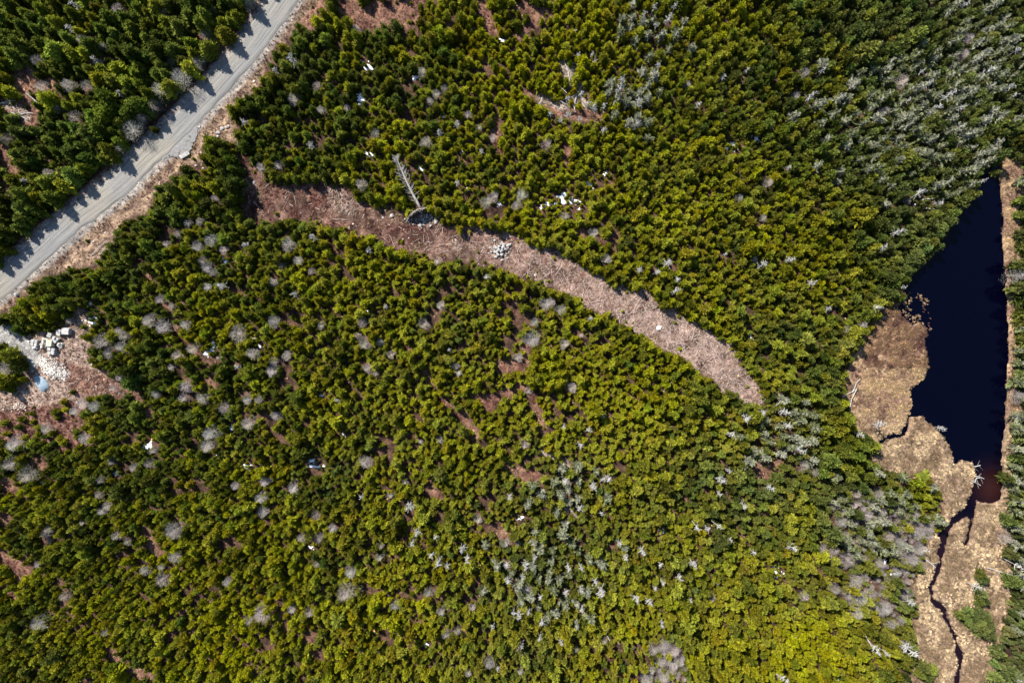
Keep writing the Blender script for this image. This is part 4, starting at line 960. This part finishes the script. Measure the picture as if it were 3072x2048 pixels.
BLOW = q((1024, 0), A, [(1555, 475, 75, 5.5), (1570, 480, 80, 4.5), (1640, 455, 20, 4), (1740, 430, -20, 4), (1635, 270, 35, 5), (1600, 668, -15, 5), (1485, 685, 33, 6), (1640, 635, -60, 5), (1380, 745, 90, 4), (1700, 265, 0, 4), (1625, 208, 0, 3), (1820, 480, -20, 4), (1790, 370, 70, 3), (1590, 720, 60, 3.5), (1500, 600, 40, 4)]) + \
       q((0, 0), A, [(50, 705, -8, 5), (130, 800, 25, 4), (245, 690, 40, 4), (650, 420, 15, 4), (500, 185, -25, 3.5), (25, 720, 0, 4), (170, 780, -5, 3.5)]) + \
       q((2048, 0), B, [(1090, 480, -25, 5), (1140, 410, -50, 4), (1200, 900, -12, 7), (1180, 945, -10, 7), (1250, 940, -8, 5), (1120, 335, -45, 4)]) + \
       q((2048, 1024), B, [(765, 290, -75, 6.5), (790, 200, -60, 3), (760, 235, -30, 3), (1345, 650, 25, 2.6), (1360, 625, 15, 2.4), (1340, 632, -20, 2), (1345, 572, -15, 2.2), (860, 1390, 65, 4), (1000, 1380, 40, 4), (740, 1310, 25, 3), (1120, 1000, 40, 4), (1450, 1050, 15, 5), (430, 470, 10, 3), (500, 1390, -70, 4), (760, 1450, 50, 4), (700, 1530, 65, 4)]) + \
       q((0, 0), 1, [(300, 745, -42, 4.5), (315, 755, -45, 3), (2300, 1185, 40, 2)]) + q((1024, 1366), A, [(1870, 1180, 68, 7), (1800, 1190, 60, 5), (2120, 1350, 55, 4), (1230, 1310, 70, 3)])
DEADLOG = [stick_mesh(random.Random(80 + i), 1, .012, 6, 3).mesh('fallen_trunk', [M_DEAD]) for i in range(5)]
items = []
for x, y, a, L in BLOW:
    X, Y = P(x, y); o = link('fallen_trunk', random.choice(DEADLOG)); inpond = inpoly(np.array([x]), np.array([y]), POND)[0]
    o.location = (X, Y, (-.36 if inpond else max(zp(x, y), -.3) + (.35 if (1340 < x < 1950 and y < 320) else .2))); o.rotation_euler = (0, random.gauss(0, .05) if not inpond else 0, -R(a)); t = random.uniform(6, 10); o.scale = (L, t, t)
    items.append((o, x, y, 'long bleached' if L > 4.5 else 'short bleached'))
label_near(items, 'fallen trunk', 'fallen trunk', 'bleached fallen trunks')

# ------------------------------------------------------------------ snow patches
def snow(px, py, a, b, rot):
    rnd = random.Random(int(px * 7 + py)); n = 30; a *= S; b *= S; ph = [(rnd.random() * 6.28, rnd.uniform(.1, .34) / (k * .22 + .75)) for k in range(7)]
    mb = MB(); X, Y = P(px, py); rings = [(1, -.06), (.92, .04), (.7, .12), (.4, .17)]; base = []
    c, s = math.cos(-R(rot)), math.sin(-R(rot))
    for f, z in rings:
        r0 = len(mb.v)
        for k in range(n):
            t = 6.2832 * k / n; r = f * (1 + sum(am * math.cos((j + 1) * t + p) for j, (p, am) in enumerate(ph))) * (1 + rnd.uniform(-.1, .1))
            u, v = r * a * math.cos(t), r * b * math.sin(t); x, y = c * u - s * v, s * u + c * v
            mb.v.append((x, y, z + float(zat(X + x, Y + y)) - zp(px, py) + .03))
        base.append(r0)
    for r0, r1 in zip(base[:-1], base[1:]):
        for k in range(n): mb.f.append((r0 + k, r0 + (k + 1) % n, r1 + (k + 1) % n, r1 + k)); mb.m.append(0)
    cc = len(mb.v); mb.v.append((0, 0, .18))
    for k in range(n): mb.f.append((base[-1] + k, base[-1] + (k + 1) % n, cc)); mb.m.append(0)
    for q_ in range(rnd.choice((1, 2, 3, 4))):
        t = rnd.random() * 6.28; u, v = a * math.cos(t) * rnd.uniform(1.2, 1.9), b * math.sin(t) * rnd.uniform(1.2, 1.9); rr = min(a, b) * rnd.uniform(.2, .45); ux, uy = c * u - s * v, s * u + c * v
        z = float(zat(X + ux, Y + uy)) - zp(px, py); i0 = len(mb.v); m_ = 9
        for k in range(m_): al = 6.2832 * k / m_; r_ = rr * rnd.uniform(.6, 1.3); mb.v.append((ux + r_ * math.cos(al), uy + r_ * math.sin(al), z - .02))
        mb.v.append((ux, uy, z + .12))
        for k in range(m_): mb.f.append((i0 + k, i0 + (k + 1) % m_, i0 + m_)); mb.m.append(0)
    o = link('snow_patch', mb.mesh('snow_patch', [M_SNOW], True)); o.location = (X, Y, zp(px, py)); return o
items = []
for px, py, a, b, r in SN:
    px *= 1.306; py *= 1.306; o = snow(px, py, a * 1.3, b * 1.25, r)
    items.append((o, px, py, 'larger melting' if a * b > 90 else 'slender melting' if a > 1.7 * b else 'small melting'))
o = snow(282, 966, 17, 12, 25); items.append((o, 282, 966, 'bright open'))
label_near(items, 'snow patch', 'snow patch', 'leftover snow patches')

# ------------------------------------------------------------------ stones and clearing
def boulder(px, py, d, name='boulder', m=None, flat=1.0, dz=.0):
    X, Y = P(px, py); me = random.choice(BIG)
    if m: me = me.copy(); me.materials.clear(); me.materials.append(m)
    o = link(name, me); o.location = (X, Y, zp(px, py) + d * .14 + dz); o.rotation_euler = (random.uniform(-.3, .3), random.uniform(-.3, .3), random.random() * 6.28); o.scale = (d, d * random.uniform(.7, 1), d * flat * random.uniform(.7, 1)); return o
items = []
M_WHITE = plain_mat('white_boulder', [(.3, (.66, .64, .6)), (.7, (.86, .84, .8))], 2)
items.append((boulder(1976, 983, 1.2, m=M_WHITE), 1976, 983, 'bright white lone'))
for x, y, d in q((0, 0), A, [(1505, 915, .9), (1530, 885, .9), (1560, 880, .7), (1575, 870, .6), (1500, 940, .6), (1400, 1110, .8), (1440, 1125, .7), (1400, 1160, .6), (1350, 1140, .6), (1160, 1350, .8), (1745, 1260, .8), (2060, 300, .6)]) + q((1024, 0), A, [(350, 1485, .9), (285, 1500, .6), (650, 1520, .9), (665, 1490, .7), (540, 1550, .8)]) + q((0, 683), A, [(10, 630, 1.2), (45, 635, 1.3), (115, 460, .9), (530, 1200, .6), (225, 985, .5), (240, 950, .5), (570, 640, .5)]):
    items.append((boulder(x, y, d), x, y, 'pale grey' if d > .75 else 'small pale grey'))
label_near(items, 'boulder', 'boulder', 'pale boulders in the open ground')
# slab at the turnout's corner
b = MB()
def slab(b, cx, cy, cz, w, d, h, rnd, rz=0):
    n = 8; c, s = math.cos(rz), math.sin(rz); lo = []; hi = []
    for k in range(n):
        t = 6.2832 * (k + rnd.uniform(-.09, .09)) / n; rr = 1 / max(abs(math.cos(t)), abs(math.sin(t))) * rnd.uniform(.88, 1.0)
        u, v = rr * math.cos(t) * w / 2, rr * math.sin(t) * d / 2
        x, y = cx + c * u - s * v, cy + s * u + c * v; lo.append((x, y, cz)); hi.append((x + rnd.gauss(0, .015), y + rnd.gauss(0, .015), cz + h + rnd.gauss(0, .015)))
    i = len(b.v); b.v += lo + hi; b.f.append(tuple(range(i + n - 1, i - 1, -1))); b.f.append(tuple(range(i + n, i + 2 * n))); b.m += [0, 0]
    for k in range(n): b.f.append((i + k, i + (k + 1) % n, i + n + (k + 1) % n, i + n + k)); b.m.append(0)
rnd = random.Random(3)
slab(b, 0, 0, 0, 2.2, .8, .45, rnd, .5); sl_ = link('rock_slab', b.mesh('rock_slab', [M_ROCK])); sl_.location = (*P(555, 466), zp(555, 466) + .1)
tag(sl_, 'long pale grey rock slab at the corner of the road turnout', 'rock')
# rock heap in the middle of the strip
def heap(name, pts, sizes, meshes, m, cen, label, cat, part='stone', dome=.4, rad=1.5):
    X0, Y0 = P(*cen); root = empty(name, (X0, Y0, zp(*cen))); ms = [q_.copy() for q_ in meshes]
    for q_ in ms: q_.materials.clear(); q_.materials.append(m)
    for (x, y), d in zip(pts, sizes):
        X, Y = P(x, y); o = link(part, random.choice(ms), root)
        o.location = (X - X0, Y - Y0, zp(x, y) - zp(*cen) + d * .2 + dome * max(0, 1 - (math.hypot(X - X0, Y - Y0) / rad) ** 2)); o.rotation_euler = [random.random() * 6 for _ in range(3)]; o.scale = (d, d * random.uniform(.7, 1), d)
    return tag(root, label, cat)
pts = [(random.gauss(1500, 16), random.gauss(748, 13)) for _ in range(55)]
heap('rock_heap', pts, [random.uniform(.35, .9) for _ in pts], ROCKS, M_ROCK, (1500, 748), 'heap of grey rocks midway along the slash strip', 'rock heap')
pts = [(1272 + random.gauss(0, 20), 657 + random.gauss(0, 9)) for _ in range(70)]
heap('pit_rocks', pts, [random.uniform(.3, .65) for _ in pts], ROCKS, M_ROCK, (1272, 657), 'shaded bluish rocks lying in the pit below the root plate', 'rocks', dome=0)
# long pile of whitish stones
pts = []; axisp = [(126, 1083), (150, 1098), (178, 1113), (198, 1128)]
for _ in range(2600):
    if len(pts) >= 270: break
    t = random.random(); a = np.array((122, 1078)) * (1 - t) + np.array((198, 1124)) * t; a[1] += 6 * math.sin(t * 3.1)
    w = 7 + 9 * math.sin(min(1, t * 1.15) * math.pi * .8 + .2); x = a[0] + random.gauss(0, w * .55); y = a[1] + random.gauss(0, w * .62)
    if all((x - u) ** 2 + (y - v) ** 2 > 9.5 for u, v in pts): pts.append((x, y))
heap('stone_pile', pts, [random.uniform(.26, .46) for _ in pts], ROCKS, M_WROCK, (162, 1102), 'long low pile of whitish stones below the gravel pad', 'stone pile', dome=.55, rad=3)
pts = [(random.gauss(60, 26), random.gauss(1222, 9)) for _ in range(45)]
heap('stone_scatter', pts, [random.uniform(.18, .4) for _ in pts], ROCKS, M_WROCK, (60, 1222), 'loose scatter of small whitish stones above the red heath', 'stones', dome=0)
# blue-grey heap
b = MB(); rnd = random.Random(9); n = 36; prev = None
out = [(100, 1130), (112, 1126), (130, 1131), (141, 1143), (147, 1157), (142, 1168), (128, 1176), (121, 1172), (110, 1158), (102, 1144)]
oc = resample([P(*p) for p in out + [out[0]]], .25)[:-1]; cxy = np.array(P(123, 1152)); rings = []
for f, z in ((1, -.02), (.9, .12), (.65, .33), (.35, .5), (.15, .56)):
    r0 = len(b.v)
    for p in oc:
        v = cxy + (p - cxy) * f * (1 + rnd.uniform(-.03, .03)) + np.array((.2, -.25)) * (1 - f); b.v.append((v[0] - cxy[0], v[1] - cxy[1], z + rnd.gauss(0, .02)))
    rings.append(r0)
m_ = len(oc)
for r0, r1 in zip(rings[:-1], rings[1:]):
    for k in range(m_): b.f.append((r0 + k, r0 + (k + 1) % m_, r1 + (k + 1) % m_, r1 + k)); b.m.append(0)
b.f.append(tuple(rings[-1] + k for k in range(m_))); b.m.append(0)
o = link('gravel_heap', b.mesh('gravel_heap', [M_GHEAP], True)); o.location = (*cxy, zp(123, 1152)); tag(o, 'smooth blue-grey heap of fine crushed stone on the clearing', 'gravel heap')
# stacks of pale stone on pallets
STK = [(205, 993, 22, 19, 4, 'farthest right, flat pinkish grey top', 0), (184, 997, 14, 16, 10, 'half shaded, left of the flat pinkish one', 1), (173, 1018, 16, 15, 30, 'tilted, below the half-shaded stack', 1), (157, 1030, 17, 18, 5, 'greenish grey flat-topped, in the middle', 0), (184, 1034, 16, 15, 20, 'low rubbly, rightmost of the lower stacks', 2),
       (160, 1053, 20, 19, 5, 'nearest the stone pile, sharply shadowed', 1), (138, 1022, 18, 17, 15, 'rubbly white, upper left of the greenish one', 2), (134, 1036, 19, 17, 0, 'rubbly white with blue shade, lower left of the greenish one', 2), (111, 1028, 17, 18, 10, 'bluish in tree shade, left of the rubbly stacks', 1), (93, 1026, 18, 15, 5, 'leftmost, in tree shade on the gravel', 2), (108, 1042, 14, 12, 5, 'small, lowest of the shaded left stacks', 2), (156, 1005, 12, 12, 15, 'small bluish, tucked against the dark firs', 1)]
M_GST = plain_mat('greenish_stone', [(.3, (.3, .31, .24)), (.7, (.46, .47, .37))], 3, bmp=.3)
M_PST = plain_mat('pinkish_stone', [(.3, (.3, .275, .265)), (.7, (.46, .43, .415))], 3, bmp=.3)
for i, (px, py, w, d, rot, txt, kd) in enumerate(STK):
    rnd = random.Random(100 + i); W, D = w * S * 1.12, d * S * 1.12; root = empty('stone_stack', (*P(px, py), zp(px, py) + .02), -R(rot))
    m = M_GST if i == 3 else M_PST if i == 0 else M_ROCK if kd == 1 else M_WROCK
    pb = MB()
    for k in range(3): slab_y = (-.4 + .4 * k) * D; pb.tube([(-W / 2, slab_y, .06), (W / 2, slab_y, .06)], [.07, .07], 4)
    for k in range(5): xx = (-.44 + .22 * k) * W; pb.poly([(xx - .06, -D / 2, .13), (xx + .06, -D / 2, .13), (xx + .06, D / 2, .13), (xx - .06, D / 2, .13)])
    link('pallet', pb.mesh('pallet', [M_PALLET]), root)
    z = .14
    if kd == 0:
        for L in range(5):
            q_ = MB(); slab(q_, rnd.gauss(0, .03), rnd.gauss(0, .03), z, W * rnd.uniform(.92, 1), D * rnd.uniform(.92, 1), .17, rnd, rnd.gauss(0, .03)); link('stone_slab', q_.mesh('stone_slab', [m]), root); z += .185
        q_ = MB(); slab(q_, -.1 * W, 0, z, .25 * W, .3 * D, .06, rnd); link('stone_slab', q_.mesh('stone_slab', [M_WROCK]), root)
    elif kd == 1:
        for L in range(4):
            nn = 2
            for a in range(nn):
                for c_ in range(nn):
                    if L == 3 and rnd.random() < .3: continue
                    q_ = MB(); slab(q_, (a - .5) * W * .5 + rnd.gauss(0, .03), (c_ - .5) * D * .5 + rnd.gauss(0, .03), z, W * .47, D * .47, .2, rnd, rnd.gauss(0, .12)); link('stone_slab', q_.mesh('stone_slab', [m]), root)
            z += .215
    else:
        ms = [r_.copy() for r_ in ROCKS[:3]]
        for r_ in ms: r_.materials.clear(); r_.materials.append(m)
        for L in range(3):
            for k in range(12 - 3 * L):
                s_ = rnd.uniform(.3, .5); o = link('stone', rnd.choice(ms), root); o.scale = (s_, s_, s_); o.rotation_euler = [rnd.random() * 6 for _ in range(3)]
                o.location = (rnd.uniform(-.42, .42) * W * (1 - .15 * L), rnd.uniform(-.42, .42) * D * (1 - .15 * L), .2 + .26 * L)
    tag(root, f"pallet stack of quarried stone, {txt}", 'stone stack', 'stacks of quarried stone beside the gravel pad')

# ------------------------------------------------------------------ uprooted tree
M_GREYW = plain_mat('silvered_wood', [(.25, (.17, .155, .14)), (.7, (.36, .34, .32))], 3, bmp=.3)
def uprooted():
    bx, by = P(1266, 632); tx, ty = P(1198, 478); root = empty('uprooted_tree', (bx, by, zp(1266, 632)))
    d = Vector((tx - bx, ty - by, 0)); L = d.length; d.normalize(); o = Vector((-d.y, d.x, 0))      # o points to the left of the fall
    rnd = random.Random(4)
    t = MB(); pts = []; rad = []
    for i in range(9):
        f = i / 8; pts.append(tuple(d * L * f + o * (.35 * math.sin(f * 2.6)) + Vector((0, 0, 1.3 + 1.9 * f)))); rad.append(.27 * (1 - f) ** .8 + .03)
    t.tube(pts, rad, 8); link('trunk', t.mesh('uprooted_trunk', [M_GREYW], True), root)
    mb = MB()
    for k in range(85):
        f = rnd.uniform(.1, .98) if k > 25 else rnd.uniform(.6, .98); i = min(7, int(f * 8)); p = Vector(pts[i]).lerp(Vector(pts[i + 1]), f * 8 - i)
        sg = rnd.choice((-1, 1)); l = (1.6 if f < .45 else 2.4 * (1.25 - f)) * rnd.uniform(.45, 1.0) + .2; up = rnd.uniform(-.3, .9)
        q0 = p; cur = p; dr = (o * sg + d * rnd.uniform(-.2, .35) + Vector((0, 0, up))).normalized(); path = [tuple(cur)]
        for s_ in range(4):
            cur = cur + dr * l / 4; dr = (dr + d * .4 + Vector((rnd.gauss(0, .25), rnd.gauss(0, .25), .12))).normalized(); path.append(tuple(cur))
        mb.tube(path, [.045, .038, .03, .02, .008], 3, cap=False)
        if f > .5:
            for s_ in range(5):
                a = Vector(path[rnd.randrange(1, 5)]); e = a + (dr + Vector((rnd.gauss(0, .8), rnd.gauss(0, .8), rnd.gauss(0, .4)))).normalized() * rnd.uniform(.2, .5); w = Vector((.02, .02, 0)); mb.poly([tuple(a + w), tuple(a - w), tuple(e)])
    link('branches', mb.mesh('uprooted_branches', [M_GREYW]), root)
    # root plate: an upright curved slab of soil, arched, seen edge on from above
    arc = [(1219, 661), (1226, 650), (1237, 641), (1252, 632), (1268, 627), (1285, 624), (1300, 622), (1312, 617)]
    cl = resample([P(*p) for p in arc], .22); n = len(cl); pm = MB(); top = []; 
    for side in (0, 1):
        for i in range(n):
            u = i / (n - 1); hh = 2.1 * math.sin(math.pi * min(1, u * .94 + .03)) ** .7 + .25
            for j in range(7):
                v = j / 6; th = .26 * (1 - .55 * v) * (1 if side else -1)
                nn = Vector((d.x, d.y, 0)); q_ = Vector((cl[i, 0] - bx, cl[i, 1] - by, 0)) + nn * (th + rnd.gauss(0, .06)) - nn * .35 * v; q_.z = -.75 + (hh + .75 + rnd.gauss(0, .06)) * v; pm.v.append(tuple(q_))
    for side in (0, 1):
        b0 = side * n * 7
        for i in range(n - 1):
            for j in range(6):
                f = (b0 + i * 7 + j, b0 + (i + 1) * 7 + j, b0 + (i + 1) * 7 + j + 1, b0 + i * 7 + j + 1); pm.f.append(f if side else f[::-1]); pm.m.append(0)
    for i in range(n - 1): pm.f.append((i * 7 + 6, (i + 1) * 7 + 6, n * 7 + (i + 1) * 7 + 6, n * 7 + i * 7 + 6)); pm.m.append(0)
    for i in (0, n - 1):
        for j in range(6): pm.f.append((i * 7 + j, i * 7 + j + 1, n * 7 + i * 7 + j + 1, n * 7 + i * 7 + j)); pm.m.append(0)
    link('root_plate', pm.mesh('root_plate', [M_SOIL]), root)
    rm = MB()
    for k in range(60):
        i = rnd.randrange(n); u = i / (n - 1); hh = 2.1 * math.sin(math.pi * min(1, u * .94 + .03)) ** .7 + .25
        p = Vector((cl[i, 0] - bx, cl[i, 1] - by, hh * rnd.uniform(.4, 1))) - d * .2; e = p + Vector((rnd.gauss(0, .35), rnd.gauss(0, .35), rnd.uniform(.0, .5))) - d * rnd.uniform(.1, .5)
        rm.tube([tuple(p), tuple((p + e) / 2 + Vector((0, 0, .08))), tuple(e)], [.05, .035, .01], 4)
    link('roots', rm.mesh('roots', [M_GREYW]), root)
    tag(root, 'bleached uprooted tree with standing root plate on the strip edge', 'fallen tree')
uprooted()
print('objects', len(bpy.data.objects))
